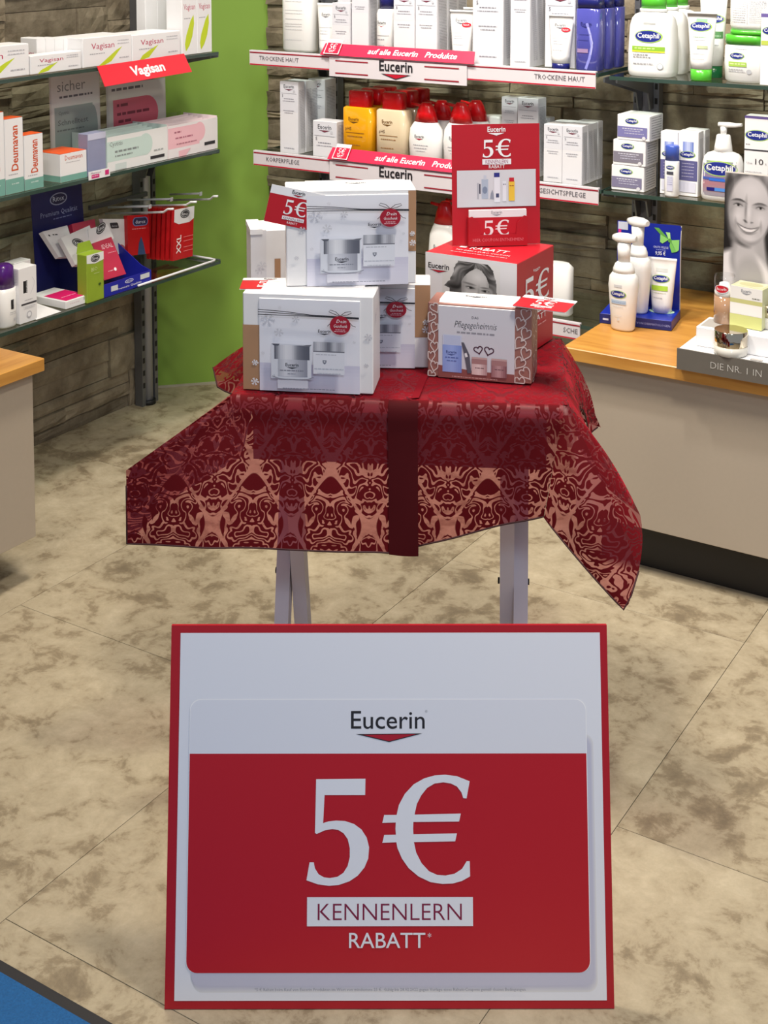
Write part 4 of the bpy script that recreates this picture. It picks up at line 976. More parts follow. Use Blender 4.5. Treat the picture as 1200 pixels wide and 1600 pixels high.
squeeze_tube('white squeeze tube with wide crimp beside the large pearl bottle', 489, 519, 6, 84, z, 2.795, artfn=tube_eu)
eu_carton('narrow white carton between the squeeze tube and the carton with red line', 519, 547, 5, 86, z, 2.785)
eu_carton('magenta-topped carton peeking over the narrow white carton', 528, 548, -14, 84, z, 2.84, k=0)
eu_carton('white carton with a thin red line, left of the navy-capped bottle', 550, 576, -30, 88, z, 2.79, accent=(196, 60, 84), rows=2, rlabels=['white carton directly behind the one with the thin red line'])
x0, x1 = spanY(586, 614, 2.80, 88); w = x1 - x0; hb = UY(600, 14, 2.80).z - z
t, wf = bottle('lotion_bottle', 'small white bottle with a navy cap on the top shelf', ((x0 + x1) / 2, 2.815, z + ZP), [(0, 0, 0, w / 2 * .9, w / 2 * .9, 2), (0, 0, .003, w / 2, w / 2, 2), (0, 0, hb - .012, w / 2, w / 2, 2), (0, 0, hb - .003, w / 2 * .86, w / 2 * .86, 2), (0, 0, hb, w / 2 * .6, w / 2 * .6, 2)], M_PEARL)
mb = MB(); mb.loft([(0, 0, hb, w / 2 * .72, w / 2 * .72, 2), (0, 0, hb + .035, w / 2 * .74, w / 2 * .74, 2), (0, 0, hb + .038, w / 2 * .6, w / 2 * .6, 2)], 20); part('cap', mb, M_NAVY, t)
A = Art(0, 0, 60, 120, w * .84, hb * .9); A.logo(28, 32, 34, (70, 70, 78), res=1); A.rect(6, 62, 54, 63, (140, 140, 148)); A.fine(8, 40, 74, 2, (150, 150, 158)); A.fine(8, 40, 90, 2, (170, 170, 178)); stick(t, wf, A, -w * .42, .003)
eu_carton('left one of the twin tall white cartons right of the navy-capped bottle', 615, 648, -12, 92, z, 2.785, rows=2, rlabels=['tall white carton behind the left twin carton'])
eu_carton('right one of the twin tall white cartons right of the navy-capped bottle', 649, 683, -12, 94, z, 2.785, rows=3, rlabels=['tall white carton second in line behind the right twin carton', 'tall white carton last in line behind the right twin carton'])
def tube_red(A, H_): tube_eu(A, H_); A.ell(46, H_ * .23, 12, 6, (206, 30, 50), 14); A.text('Rabatt', 46, H_ * .23 + 2, 4.5, WHITE, width=15, res=1)
squeeze_tube('white tube with a red oval sticker right of the twin cartons', 696, 735, 17, 96, z, 2.795, artfn=tube_red, capc=M_PLAST, caph=.012)
squeeze_tube('white tube half hidden behind the tube with red oval sticker', 717, 752, 13, 96, z, 2.85, artfn=tube_eu, capc=M_PLAST, caph=.012)
eu_carton('wide tall white carton at the right end of the red promotion strip', 738, 786, -30, 102, z, 2.786, d=.03, rows=2, rlabels=['wide tall white carton directly behind the first wide one'])
eu_carton('slim tall white carton right of the wide carton', 797, 828, -30, 104, z, 2.786, d=.028, rows=3, rlabels=['slim tall carton second in line right of the wide carton', 'slim tall carton last in line right of the wide carton'])
eu_carton('grey-white carton behind the tube with navy cap', 851, 898, -18, 108, z, 2.82)
squeeze_tube('white tube with navy cap and red oval sticker in front of a carton', 851, 890, 24, 109, z, 2.786, artfn=tube_red, capc=M_NAVY, caph=.013)
M_VIO = mat('violet_gel', (78, 80, 164), .08, var=.12, scale=14, coat=.5)
x0, x1 = spanY(897, 935, 2.79, 114); w = x1 - x0; hv = UY(915, 16, 2.79).z - z
for i, lb in enumerate(('front violet wash bottle with navy cap at the right end of the top shelf', 'second violet wash bottle in line at the right end of the top shelf', 'third violet wash bottle in line at the right end of the top shelf')):
    if i == 0:
        t, wf = bottle('wash_bottle', lb, ((x0 + x1) / 2, 2.812, z + ZP), [(0, 0, 0, w / 2 * .95, .019, 4), (0, 0, .003, w / 2, .021, 5), (0, 0, hv, w / 2, .021, 5), (0, 0, hv + .004, w / 2 * .9, .018, 4)], M_VIO, 'violet wash bottles on the top shelf')
        mb = MB(); mb.loft([(0, 0, hv + .004, w / 2 * .96, .020, 5), (0, 0, hv + .03, w / 2 * .94, .019, 5)], 24); part('cap', mb, M_NAVY, t)
        A = Art(0, 0, 60, 150, w * .9, hv * .96); A.logo(28, 36, 30, (40, 44, 110), tri=(40, 44, 110), res=1); A.line([(30, 30), (40, 60), (44, 90), (38, 120), (28, 148)], 7, (138, 140, 214)); A.line([(34, 40), (46, 80), (42, 110)], 3, (176, 178, 232)); A.fine(10, 40, 60, 1.5, (60, 64, 140)); A.rect(4, 96, 34, 106, (156, 130, 170)); A.fine(8, 34, 74, 1.5, (60, 64, 140)); stick(t, wf, A, -w * .45, .002); b0 = t
    else: dup(b0, ((x0 + x1) / 2 + .004 * i, 2.812 + .047 * i, z + ZP), label=lb)
# -- middle shelf
z = SZ[1]
eu_carton('front tall pearl carton at the left end of the middle shelf', 438, 466, 128, 241, z, 2.786, d=.028, rows=2, gap=.004, rlabels=['tall pearl carton second in line at the left end'])
eu_carton('tall pearl carton standing right of the tall row, partly hidden', 470, 482, 128, 243, z, 2.83, d=.05, k=0)
eu_carton('tall pearl carton at the back behind the short carton', 482, 508, 124, 243, z, 2.87, d=.05, k=0)
eu_carton('short white carton left of the yellow oil bottle', 489, 526, 190, 247, z, 2.786, d=.045)
M_YEL = mat('amber_oil', (226, 158, 20), .1, var=.08, scale=12, coat=.4); M_BEI = mat('clear_beige_oil', (214, 196, 164), .1, var=.05, scale=12, coat=.4)
def oil(label, xl, xr, yt, ycap, yb, Y, m, rl):
    x0, x1 = spanY(xl, xr, Y, yb); w = x1 - x0; h = UY((xl + xr) / 2, yt, Y).z - z; hc = UY((xl + xr) / 2, ycap, Y).z - z
    t, wf = bottle('oil_bottle', label, ((x0 + x1) / 2, Y + .022, z + ZP), [(0, 0, 0, w / 2 * .95, .019, 4), (0, 0, .003, w / 2, .022, 6), (0, 0, h - .004, w / 2, .022, 6), (0, 0, h, w / 2 * .9, .019, 4)], m, 'red-capped oil bottles on the middle shelf')
    mb = MB(); mb.loft([(0, 0, h, w / 2 * .66, .017, 4), (0, 0, h + .002, w / 2 * .7, .018, 4), (0, 0, hc - .003, w / 2 * .70, .018, 4), (0, 0, hc, w / 2 * .62, .015, 4)], 24); part('cap', mb, M_REDP, t)
    A = Art(0, 0, 60, 90, w * .88, h * .9); A.logo(24, 18, 24, (110, 74, 20), tri=(110, 74, 20), res=1); A.text('pH5', 12, 36, 6, (80, 40, 30), res=1); A.rect(6, 40, 48, 41, (140, 90, 30)); A.fine(10, 44, 48, 1.4, (140, 90, 40)); A.fine(10, 40, 64, 1.4, (150, 104, 50)); stick(t, wf, A, -w * .44, .003)
    for i, l in enumerate(rl): dup(t, ((x0 + x1) / 2 + .003 * (i + 1), Y + .022 + .05 * (i + 1), z + ZP), label=l)
oil('yellow oil bottle with red cap, front one on the middle shelf', 534, 580, 168, 143, 251, 2.79, M_YEL, ['yellow oil bottle second in line with red cap', 'yellow oil bottle last in line with red cap'])
oil('pale beige oil bottle with red cap right of the yellow one', 586, 632, 172, 146, 256, 2.79, M_BEI, ['pale beige oil bottle second in line with red cap', 'pale beige oil bottle last in line with red cap'])
def red_pump(label, xc, wpx, ysh, ytop, yb, z, Y, dupes=(), hx=None, ri=.62):
    c = UY(xc, yb, Y).x; w = wpx * (UY(xc + 1, yb, Y).x - UY(xc, yb, Y).x); h = UY(xc, ysh, Y).z - z; hc = UY(xc, ytop, Y).z - z
    t, wf = bottle('pump_bottle', label, (c, Y + .022, z + ZP), [(0, 0, 0, w * .42, .018, 2.6), (0, 0, .005, w * .47, .021, 2.6), (0, 0, h * .6, w * .5, .023, 2.6), (0, 0, h * .84, w * .47, .022, 2.4), (0, 0, h * .95, w * .38, .020, 2.2), (0, 0, h, w * .33, .018, 2)], M_PEARL, 'white pump bottles with red heads')
    k = hc - h; mb = MB(); mb.loft([(0, 0, h, w * .34, .019, 2), (0, 0, h + k * .5, w * .27, .017, 2), (0, 0, h + k * .8, w * .2, .015, 2), (0, 0, hc, w * .12, .010, 2)], 24); hd = part('pump_head', mb, M_REDP, t, 'red pump head')
    mb = MB(); mb.loft([(-w * .02, 0, 0, .004, .006, 3), (-w * .02, 0, w * .46, .0032, .004, 3)], 12, rot=Matrix.Rotation(radians(-80), 3, 'Y')); mb.v = [v + Vector((0, 0, h + k * .78)) for v in mb.v]; part('spout', mb, M_REDP, hd)
    A = Art(0, 0, 60, 80, w * .8, h * .85); A.logo(24, 20, 22, (90, 90, 98), res=1); A.fine(10, 44, 36, 1.4, (160, 160, 168)); A.fine(12, 42, 42, 1.4, (170, 170, 176)); A.fine(16, 38, 48, 1.4, (180, 180, 186)); stick(t, wf, A, -w * .4, .002)
    for i, (l, dx) in enumerate(dupes): dup(t, (c + dx, Y + .022 + .052 * (i + 1), z + ZP), label=l)
    return t
red_pump('left front white pump bottle with red head on the middle shelf', 659, 51, 192, 162, 258, z, 2.79, [('white pump bottle with red head behind the left front one', .012)])
red_pump('right front white pump bottle with red head beside the red stand', 713, 52, 194, 162, 262, z, 2.79, [('white pump bottle with red head behind the right front one', .012)])
x0, x1 = spanY(741, 779, 2.83, 270); w = x1 - x0; hj = UY(760, 186, 2.83).z - z
bottle('lotion_bottle', 'round-topped white bottle mostly hidden behind the red stand', ((x0 + x1) / 2 - .01, 2.90, z + ZP), [(0, 0, 0, w / 2, .02, 2.4), (0, 0, hj - .006, w / 2, .02, 2.4), (0, 0, hj - .002, w / 2 * .9, .018, 2.2), (0, 0, hj, w / 2 * .6, .012, 2)], M_PEARL)
eu_carton('left one of two slim cartons rising behind the red stand', 783, 808, 152, 278, z, 2.83, k=0)
eu_carton('right one of two slim cartons rising behind the red stand', 808, 840, 154, 280, z, 2.82, k=0)
eu_carton('low pearl carton seen just right of the slim carton pair', 838, 858, 184, 282, z, 2.9, k=0)
eu_carton('left slim white carton right of the red stand', 849, 878, 195, 286, z, 2.79, d=.028, rows=3, rlabels=['slim white carton second behind the left one right of the stand', 'slim white carton third behind the left one right of the stand'])
eu_carton('right slim white carton above the face care lettering', 878, 909, 197, 290, z, 2.786, d=.027, rows=4, rlabels=['slim white carton second in line above the face care lettering', 'slim white carton third in line above the face care lettering', 'slim white carton fourth in line above the face care lettering'])
# -- lowest shelf
red_pump('white pump bottle with red head standing behind the big red box', 688, 48, 352, 318, 470, SZ[2], 2.80, [('second red-headed pump bottle behind the one behind the red box', .012)])
x0, x1 = spanY(846, 888, 2.80, 495); w = x1 - x0; hb = UY(872, 414, 2.80).z - SZ[2]
bottle('lotion_bottle', 'white bottle peeking out right of the big red box', ((x0 + x1) / 2, 2.82, SZ[2] + ZP), [(0, 0, 0, w / 2 * .93, .018, 3), (0, 0, .004, w / 2, .02, 3), (0, 0, hb - .01, w / 2, .02, 3), (0, 0, hb, w / 2 * .7, .014, 2.4)], M_PEARL)
# ------------------------------------------------------------------ products on the left wall shelves (fronts face the aisle)
R90 = radians(90)
def lc(label, xl, xr, yt, yb, z, X=XS - .012, d=.04, artfn=None, m=None, h=None, group=None, cat='carton', nm='carton', side=None, tilt=0.0, topfn=None):
    y0 = UX(xl, yb, X).y; y1 = UX(xr, yb, X).y; w = y1 - y0; h = h or UX((xl + xr) / 2, yt, X).z - z
    t = carton(nm, label, cat, (X, y0, z + ZP), w, h, d, R90 + tilt, group, m, .001)
    if artfn:
        A = Art(0, 0, 60, 60 * h / w, w, h)
        if m is None: A.rect(.6, .6, 59.4, 60 * h / w - .6, (236, 236, 238), 1)
        artfn(A, 60 * h / w); A.build('front_print', t, (0, 0, 0))
    if side: A = Art(0, 0, 60, 60 * h / d, d, h); side(A, 60 * h / d); A.build('side_print', t, (0, d, 0), (0, -1, 0), (0, 0, 1))
    if topfn: A = Art(0, 0, 60, 60 * d / w, w, d); topfn(A, 60 * d / w); A.build('top_print', t, (0, 0, h), (1, 0, 0), (0, 1, 0))
    return t
MAG = (186, 30, 84); LIME = (196, 214, 40)
def vag(wide=False):
    def fn(A, H_):
        A.poly([(24, H_), (34, H_ * .88), (48, H_ * .40), (40, H_ * .52), (30, H_ * .74), (18, H_)] if not wide else [(8, H_), (20, H_ * .9), (32, H_ * .45), (22, H_ * .6), (12, H_ * .8)], LIME)
        A.text('Vagisan', 24, H_ * .40, H_ * .2, MAG, width=28, res=2); A.fine(8, 26, H_ * .58, .8, (170, 170, 176)); A.fine(42, 56, H_ * .2, .7, (190, 190, 196)); A.fine(42, 56, H_ * .3, .7, (200, 200, 206)); A.fine(44, 56, H_ * .8, .8, (180, 180, 186))
    return fn
z = LZ[0]; gv = 'white cartons with a lime swoosh on the top left shelf'
def vside(A, H_): A.text('Vagisan', 30, H_ * .55, 14, MAG, width=40, res=1)
lc('white carton with lime swoosh cut off by the left photo edge on the top shelf', -70, 46, 74, 122, z, d=.06, artfn=vag(), group=gv)
lc('flat white carton with lime swoosh in front of the row of spines', 48, 127, 84, 112, z, d=.035, artfn=vag(True), group=gv)
for i in range(5):
    lc('white carton spine %s of the row behind the flat carton' % ('leftmost', 'second from left', 'in the middle', 'second from right', 'rightmost')[i] if i not in (0, 4) else 'white carton spine, %s of the row behind the flat carton' % ('leftmost', 'rightmost')[i // 4], 58 + i * 14, 58 + i * 14 + 13.4, 60, 104, z, X=XS - .06, d=.05, group=gv, side=vside, artfn=lambda A, H_: A.text('Vagisan', 34, H_ * .9, 10, MAG, width=H_ * .7, ang=-90, res=1))
lc('larger white carton with lime swoosh left of centre above the red hanging sign', 130, 206, 57, 106, z, d=.09, artfn=vag(), group=gv)
lc('smaller white carton with lime swoosh directly above the red hanging sign', 207, 282, 52, 96, z, d=.09, artfn=vag(True), group=gv)
def vtall(A, H_): A.text('Vagisan', 30, H_ * .50, 16, MAG, width=46, res=1); A.fine(8, 34, H_ * .60, 2, (150, 150, 158)); A.poly([(14, H_ * .96), (10, H_ * .88), (16, H_ * .78), (34, H_ * .62), (46, H_ * .56), (48, H_ * .66), (40, H_ * .8), (28, H_ * .9)], LIME)
lc('left tall white carton with lime leaf at the end of the top shelf', 285, 308, -55, 82, z, d=.05, artfn=vtall, group=gv, side=lambda A, H_: A.fine(8, 50, H_ * .8, 1.5, (205, 205, 210)))
lc('right tall white carton with lime leaf at the end of the top shelf', 308.5, 331, -55, 79, z, d=.05, artfn=vtall, group=gv)
for i in range(3): lc('plain tall white carton %s from the left behind the last small carton' % ('first', 'second', 'third')[i], 228 + i * 19, 228 + i * 19 + 18.5, -50, 78, z, X=XS - .12, d=.03, group=gv, side=lambda A, H_: A.fine(8, 50, H_ * .85, 1.5, (205, 205, 210)), artfn=lambda A, H_: A.fine(8, 50, H_ * .83, 2, (205, 205, 210)))
# hanging red sign
q = [UX(164, 135.4, -2.150), UX(300, 112, -2.150), UX(287.5, 83.6, -2.1665), UX(151.6, 103.4, -2.1665)]
q0 = q[0]; mb = MB(); mb.slab([p_ - q0 for p_ in q], .0012)
t = thing('hanging_sign', 'red slanted brand sign hanging from the front edge of the top left shelf', 'sign', q0, 0, None, mb, mat('coral_red_card', (226, 44, 60), .4, var=.02))
U = (q[1] - q[0]); V = (q[3] - q[0]); wq = U.length; hq = V.length; Un = U.normalized(); Vn = V.normalized()
A = Art(0, 0, 136, 34, wq, hq); A.text('Vagisan', 70, 24, 15, WHITE, bold=.035, width=52, res=3); A.build('lettering', t, tuple(Un * .0 + Vector((.0001, 0, 0))), tuple(Un), tuple(Vn))
# middle shelf: orange-topped cartons
z = LZ[1]; go = 'orange-topped cartons on the middle left shelf'
M_OR = mat('orange_card', (232, 92, 36), .45, var=.02)
TEAL = (120, 172, 160)
def dtop(A, H_): A.rect(0, 0, 60, H_, (232, 92, 36))
def deu(A, H_): A.rect(0, H_ * .80, 60, H_, TEAL); A.text('Deumavan', 42, H_ * .70, 22, (206, 84, 40), width=H_ * .60, ang=-90, res=2, align='l', bold=.02); A.fine(10, 40, H_ * .75, 2, (170, 170, 176)); A.fine(20, 44, H_ * .88, 3, (190, 214, 208))
def deu2(A, H_): A.rect(0, H_ * .78, 60, H_, TEAL); A.text('Deumavan', 30, H_ * .24, 8, (206, 84, 40), width=40, res=1); A.fine(12, 44, H_ * .34, 1, (180, 180, 186))
def dside(A, H_): A.rect(0, H_ * .78, 60, H_, TEAL)
lc('tallest orange-topped carton cut off by the left photo edge', -18, 8, 177, 302, z, d=.04, artfn=deu, group=go, topfn=dtop, side=dside)
lc('tall orange-topped carton second from the left photo edge', 9, 37.5, 185, 300, z, d=.035, artfn=deu, group=go, topfn=dtop, side=dside)
lc('medium orange-topped carton with vertical lettering right of the tall one', 39, 68, 210, 292, z, d=.035, artfn=deu, group=go, topfn=dtop, side=dside)
lc('low wide orange-topped carton with an orange lid', 95, 136, 238, 287, z, d=.075, artfn=deu2, group=go, topfn=dtop, side=dside)
# leaflet and sachet dispensers
M_TGR = mat('pale_teal_card', (206, 222, 218), .4, var=.02)
def tray(label, xa, ya, xb, yb, ht, z, X, d, front, cardpx, cardcol, cardart, mcol, name='sachet_dispenser'):
    y0 = UX(xa, ya, X).y; y1 = UX(xb, yb, X).y; w = y1 - y0
    t = thing(name, label, 'display', (X, y0, z + ZP), R90, 'sachet dispensers on the middle left shelf')
    mb = MB(); mb.box(0, w, 0, .0012, 0, ht, .0004); mb.box(0, .0012, .0013, d, 0, ht * 1.05); mb.box(w - .0012, w, .0013, d, 0, ht * 1.05); mb.box(0.0013, w - .0013, .0013, d, 0, .0012)
    part('tray', mb, mcol, t)
    A = Art(0, 0, 100, 100 * ht / w, w, ht); front(A, 100 * ht / w); A.build('front_print', t, (0, 0, 0))
    # back card
    cx0 = UX(cardpx[0], cardpx[3], X - d).y - y0; cx1 = UX(cardpx[2], cardpx[3], X - d).y - y0; ch = UX((cardpx[0] + cardpx[2]) / 2, cardpx[1], X - d).z - z
    mb = MB(); mb.slab([(cx0, d + .003, .002), (cx1, d + .003, .002), (cx1, d + .005, ch), (cx0, d + .005, ch)], .0015); c = part('back_card', mb, mat('grey_card', (196, 192, 186), .4, var=.02), t)
    A = Art(0, 0, 100, 100 * ch / (cx1 - cx0), cx1 - cx0, ch); cardart(A, 100 * ch / (cx1 - cx0)); A.build('card_print', c, (cx0, d + .0027, .002), (1, 0, 0), Vector((0, .002, ch)).normalized())
    for i in range(5):
        mb = MB(); y = d * (.2 + .14 * i); mb.slab([(.004, y, .002), (w - .004, y, .002), (w - .004, y + .008, ht * .93 + .002 * i), (.004, y + .008, ht * .93 + .002 * i)], .0014); part('sachet', mb, mcol, t)
    return t
def fr_teal(A, H_): A.rect(0, 0, 100, H_, (232, 234, 234)); A.rect(0, H_ * .14, 66, H_ * .72, (198, 220, 214)); A.ell(62, H_ * .4, 12, H_ * .32, (198, 220, 214)); A.text('Cystitis', 14, H_ * .28, 5, (120, 130, 130), align='c', res=1); A.fine(12, 50, H_ * .48, 2.2, (130, 140, 140)); A.fine(12, 40, H_ * .6, 1.6, (140, 150, 150)); A.rect(70, H_ * .80, 94, H_ * .89, (50, 50, 54)); A.fine(76, 92, H_ * .66, 1.5, (170, 175, 175)); A.rect(12, H_ * .8, 30, H_ * .98, (206, 218, 216))
def fr_pink(A, H_): A.rect(0, 0, 100, H_, (236, 232, 234)); A.rect(0, H_ * .08, 62, H_ * .72, (240, 190, 200)); A.ell(62, H_ * .34, 12, H_ * .30, (240, 190, 200)); A.fine(12, 26, H_ * .26, 2.2, (170, 100, 120)); A.fine(14, 48, H_ * .44, 2, (180, 110, 130)); A.fine(16, 56, H_ * .62, 1.5, (180, 120, 136)); A.rect(72, H_ * .72, 94, H_ * .82, (50, 50, 54)); A.poly([(20, H_), (20, H_ * .82), (44, H_ * .80), (34, H_)], (240, 190, 200))
def cd_teal(A, H_): A.rect(2, H_ * .02, 98, H_, (206, 206, 200)); A.rect(8, H_ * .36, 84, H_ * .98, (146, 160, 156)); A.ell(84, H_ * .62, 10, H_ * .24, (146, 160, 156)); A.text('sicher', 42, H_ * .20, 15, (120, 124, 122), width=56, res=2); A.fine(18, 84, H_ * .27, 3, (90, 90, 94)); A.text('Cystitis', 26, H_ * .44, 5, (100, 110, 108), res=1); A.text('Schnelltest', 44, H_ * .55, 8, (96, 104, 104), width=60, res=1); A.fine(12, 66, H_ * .61, 2, (110, 118, 116))
def cd_pink(A, H_): A.rect(2, H_ * .02, 98, H_, (204, 202, 196)); A.rect(10, H_ * .22, 66, H_ * .72, (206, 96, 116)); A.ell(66, H_ * .47, 20, H_ * .25, (206, 96, 116)); A.fine(8, 60, H_ * .10, 3, (90, 90, 94)); A.fine(16, 36, H_ * .32, 3.2, (120, 40, 60)); A.fine(16, 70, H_ * .44, 3.2, (120, 40, 60)); A.fine(18, 40, H_ * .54, 3.2, (120, 40, 60)); A.fine(20, 56, H_ * .62, 2, (150, 60, 80))
tray('white and pale teal sachet dispenser with a grey back card on the middle shelf', 168, 271, 262, 249, .080, z, XS - .012, .11, fr_teal, (82, 112, 160, 262), None, cd_teal, M_TGR)
tray('white and pink sachet dispenser at the right end of the middle shelf', 263, 249, 340, 232, .079, z, XS - .012, .11, fr_pink, (170, 128, 262, 240), None, cd_pink, mat('pale_pink_card', (240, 222, 226), .4, var=.02))
y0 = UX(138, 275, XS - .014).y; y1 = UX(340, 231, XS - .014).y
mb = MB(); mb.slab([(0, .121, .002), (y1 - y0, .121, .002), (y1 - y0, .121, .085), (0, .121, .085)], .001); mb2 = MB(); mb2.slab([(0, .004, .055), (0, .118, .055), (0, .118, .10), (0, .09, .10)], .001)
t = thing('acrylic_divider', 'clear acrylic divider screen behind the two sachet dispensers', 'divider', (XS - .012, y0, z + ZP), R90, None, mb, M_CLEAR)
lc('small lavender folding box standing left of the pale teal dispenser', 138, 166, 208, 270, z, d=.03, m=mat('lavender_card', (142, 148, 178), .4, var=.08), artfn=lambda A, H_: A.rect(0, 0, 60, H_ * .15, (196, 200, 222)))
mb = MB(); y0 = UX(137, 278, XS).y; y1 = UX(170, 270, XS).y; mb.box(0, y1 - y0, -.0012, 0, 0, .019)
t = thing('shelf_label', 'small white shelf label with magenta price box under the lavender box', 'label', (XS + .0025, y0, z - .004), R90, None, mb, M_WHITE)
A = Art(0, 0, 33, 19, y1 - y0, .019); A.text('Phyteneo', 11, 6, 3.6, (120, 60, 110), width=16, res=1); A.rect(4, 8, 16, 16, (206, 40, 120)); A.rect(25, 3, 31, 14, (206, 40, 120)); A.fine(5, 14, 12, 1.2, WHITE); A.build('label_print', t, (0, -.0013, 0))
# lowest shelf
z = LZ[2]
c = UX(8, 524, XS - .035); k = .00115
ydia = UX(22, 524, XS - .035).y - UX(-6, 524, XS - .035).y; hb = UX(8, 449, XS - .035).z - z; hc = UX(8, 412, XS - .035).z - z; r = ydia / 2
t, wf = bottle('deodorant_bottle', 'white roll-on bottle with purple cap at the left photo edge', (XS - .035, c.y, z + ZP), [(0, 0, 0, r * .9, r * .8, 2.4), (0, 0, .004, r, r * .86, 2.4), (0, 0, hb * .86, r, r * .86, 2.4), (0, 0, hb * .88, r * .97, r * .82, 2.4), (0, 0, hb, r * .97, r * .82, 2.4)], M_PEARL, rz=R90)
mb = MB(); mb.loft([(0, 0, hb, r * .86, r * .76, 2.4), (0, 0, hc - .006, r * .8, r * .72, 2.4), (0, 0, hc, r * .5, r * .44, 2.2)], 24); part('cap', mb, mat('purple_plastic', (74, 24, 112), .22), t)
A = Art(0, 0, 60, 110, r * 1.7, hb * .84); A.rect(28, 22, 40, 54, (30, 30, 34)); A.text('sebamed', 37, 24, 6, WHITE, width=28, ang=90, align='l', res=1); A.fine(24, 50, 66, 2, (170, 170, 176)); A.fine(22, 52, 72, 1.6, (180, 180, 186)); A.ell(42, 90, 5, 5, (196, 196, 202), 12); stick(t, wf, A, -r * .85, .003)
def seb(A, H_): A.rect(14, H_ * .24, 28, H_ * .46, (30, 30, 34)); A.text('sebamed', 24, H_ * .255, 7, WHITE, width=H_ * .19, ang=90, align='l', res=1); A.line([(44, H_ * .2), (52, H_ * .28), (50, H_ * .36), (38, H_ * .5)], 1.2, (206, 206, 212)); A.fine(18, 44, H_ * .60, 1.8, (170, 170, 176)); A.rect(6, H_ * .645, 58, H_ * .675, (60, 60, 66)); A.fine(12, 54, H_ * .72, 1.4, (180, 180, 186)); A.fine(14, 50, H_ * .75, 1.4, (190, 190, 196)); A.ell(32, H_ * .86, 9, 9, (186, 186, 194), 14); A.ell(32, H_ * .86, 6, 6, WHITE, 12)
lc('white carton with a small black vertical label beside the purple-capped bottle', 31, 58.5, 417, 514, z, d=.04, artfn=seb, side=side_art and (lambda A, H_: [A.fine(8, 54, y_, 1.4, (176, 177, 184)) for y_ in range(10, int(H_ - 8), 5)]))
lc('white carton standing behind the one with the black vertical label', 24, 50, 408, 505, z, X=XS - .060, d=.03)
lc('flat white carton with magenta lid lying on the lowest left shelf', 103, 140, 466, 487, z, d=.11, artfn=lambda A, H_: [A.fine(10, 34, H_ * .5, 1.5, (220, 200, 208)), A.text('i', 46, H_ * .5, 9, (60, 60, 66), res=1)], topfn=lambda A, H_: [A.rect(4, H_ - 60, 58, H_ - 3, (214, 30, 104)), A.fine(14, 50, H_ - 24, 2, (240, 190, 210))])
y0 = UX(60, 500, XS).y; mb = MB(); mb.slab([(0.002, .006, .001), (.075, .006, .001), (.080, .085, .006), (.006, .085, .006)], .0008)
thing('leaflet', 'white folded leaflet lying in front of the flat magenta-lidded carton', 'paper', (XS - .002, y0, z + ZP), R90, None, mb, M_WHITE)
# dark blue display with packs
M_BLUE = mat('royal_blue_card', (34, 40, 160), .35, var=.03); M_DBL = mat('deep_blue_card', (26, 30, 88), .35, var=.05)
X = XS - .006; y0 = UX(163, 471, X).y; y1 = UX(236.5, 453, X).y; w = y1 - y0
D = thing('blue_display', 'dark blue cardboard display with tall back card on the lowest left shelf', 'display', (X, y0, z + ZP), R90)
mb = MB(); mb.box(0, w, 0, .0015, 0, .030); part('front_panel', mb, M_BLUE, D, 'bright royal blue front')
mb = MB(); mb.prism([(.0016, 0), (.14, 0), (.14, .11), (.10, .08), (.03, .038), (.0016, .030)], lambda u, v, x: (x, u, v), w - .0015, w); part('side_panel', mb, M_BLUE, D)
mb = MB(); mb.prism([(.0016, 0), (.14, 0), (.14, .11), (.10, .08), (.03, .038), (.0016, .030)], lambda u, v, x: (x, u, v), 0, .0015); part('side_panel', mb, M_DBL, D)
mb = MB(); mb.box(.0016, w - .0016, .002, .14, 0, .0012); part('bottom_panel', mb, M_DBL, D)
A = Art(0, 0, 100, 34, w, .030); A.rect(14, 10, 28, 24, (206, 212, 216)); A.rect(76, 4, 96, 17, (206, 212, 216)); A.ell(52, 10, 9, 5, (220, 224, 244)); A.ell(52, 10, 7.6, 3.8, (34, 40, 160)); A.text('Ritex', 52, 12, 4.5, WHITE, width=11, res=1); A.text('Premium Qualität', 52, 25, 5.5, WHITE, width=52, res=1); A.build('front_print', D, (0, -.0001, 0))
Xb = X - .142; a_ = UX(58, 455, Xb).y - y0; b_ = UX(137, 430, Xb).y - y0; hb_ = UX(95, 291, Xb).z - z
mb = MB(); mb.slab([(a_, .142, 0.001), (b_, .142, .001), (b_ - .008, .150, hb_), (a_ - .006, .150, hb_)], .0018); bp = part('back_card', mb, M_DBL, D)
A = Art(0, 0, 100, 200, b_ - a_, hb_); A.ell(50, 26, 17, 12, (150, 156, 190)); A.ell(50, 26, 15, 10, (24, 26, 70)); A.text('Ritex', 50, 30, 10, (190, 196, 220), width=22, res=1); A.text('Premium Qualität', 50, 56, 10, (150, 158, 200), width=72, res=1); A.fine(38, 74, 64, 2, (120, 128, 176)); A.ell(80, 168, 12, 8, (70, 76, 130)); A.text('Premium Q', 74, 190, 8, (80, 88, 140), width=44, res=1); A.build('card_print', bp, (a_ - .003, .1415, .001), (1, 0, 0), Vector((0, .008, hb_)).normalized())
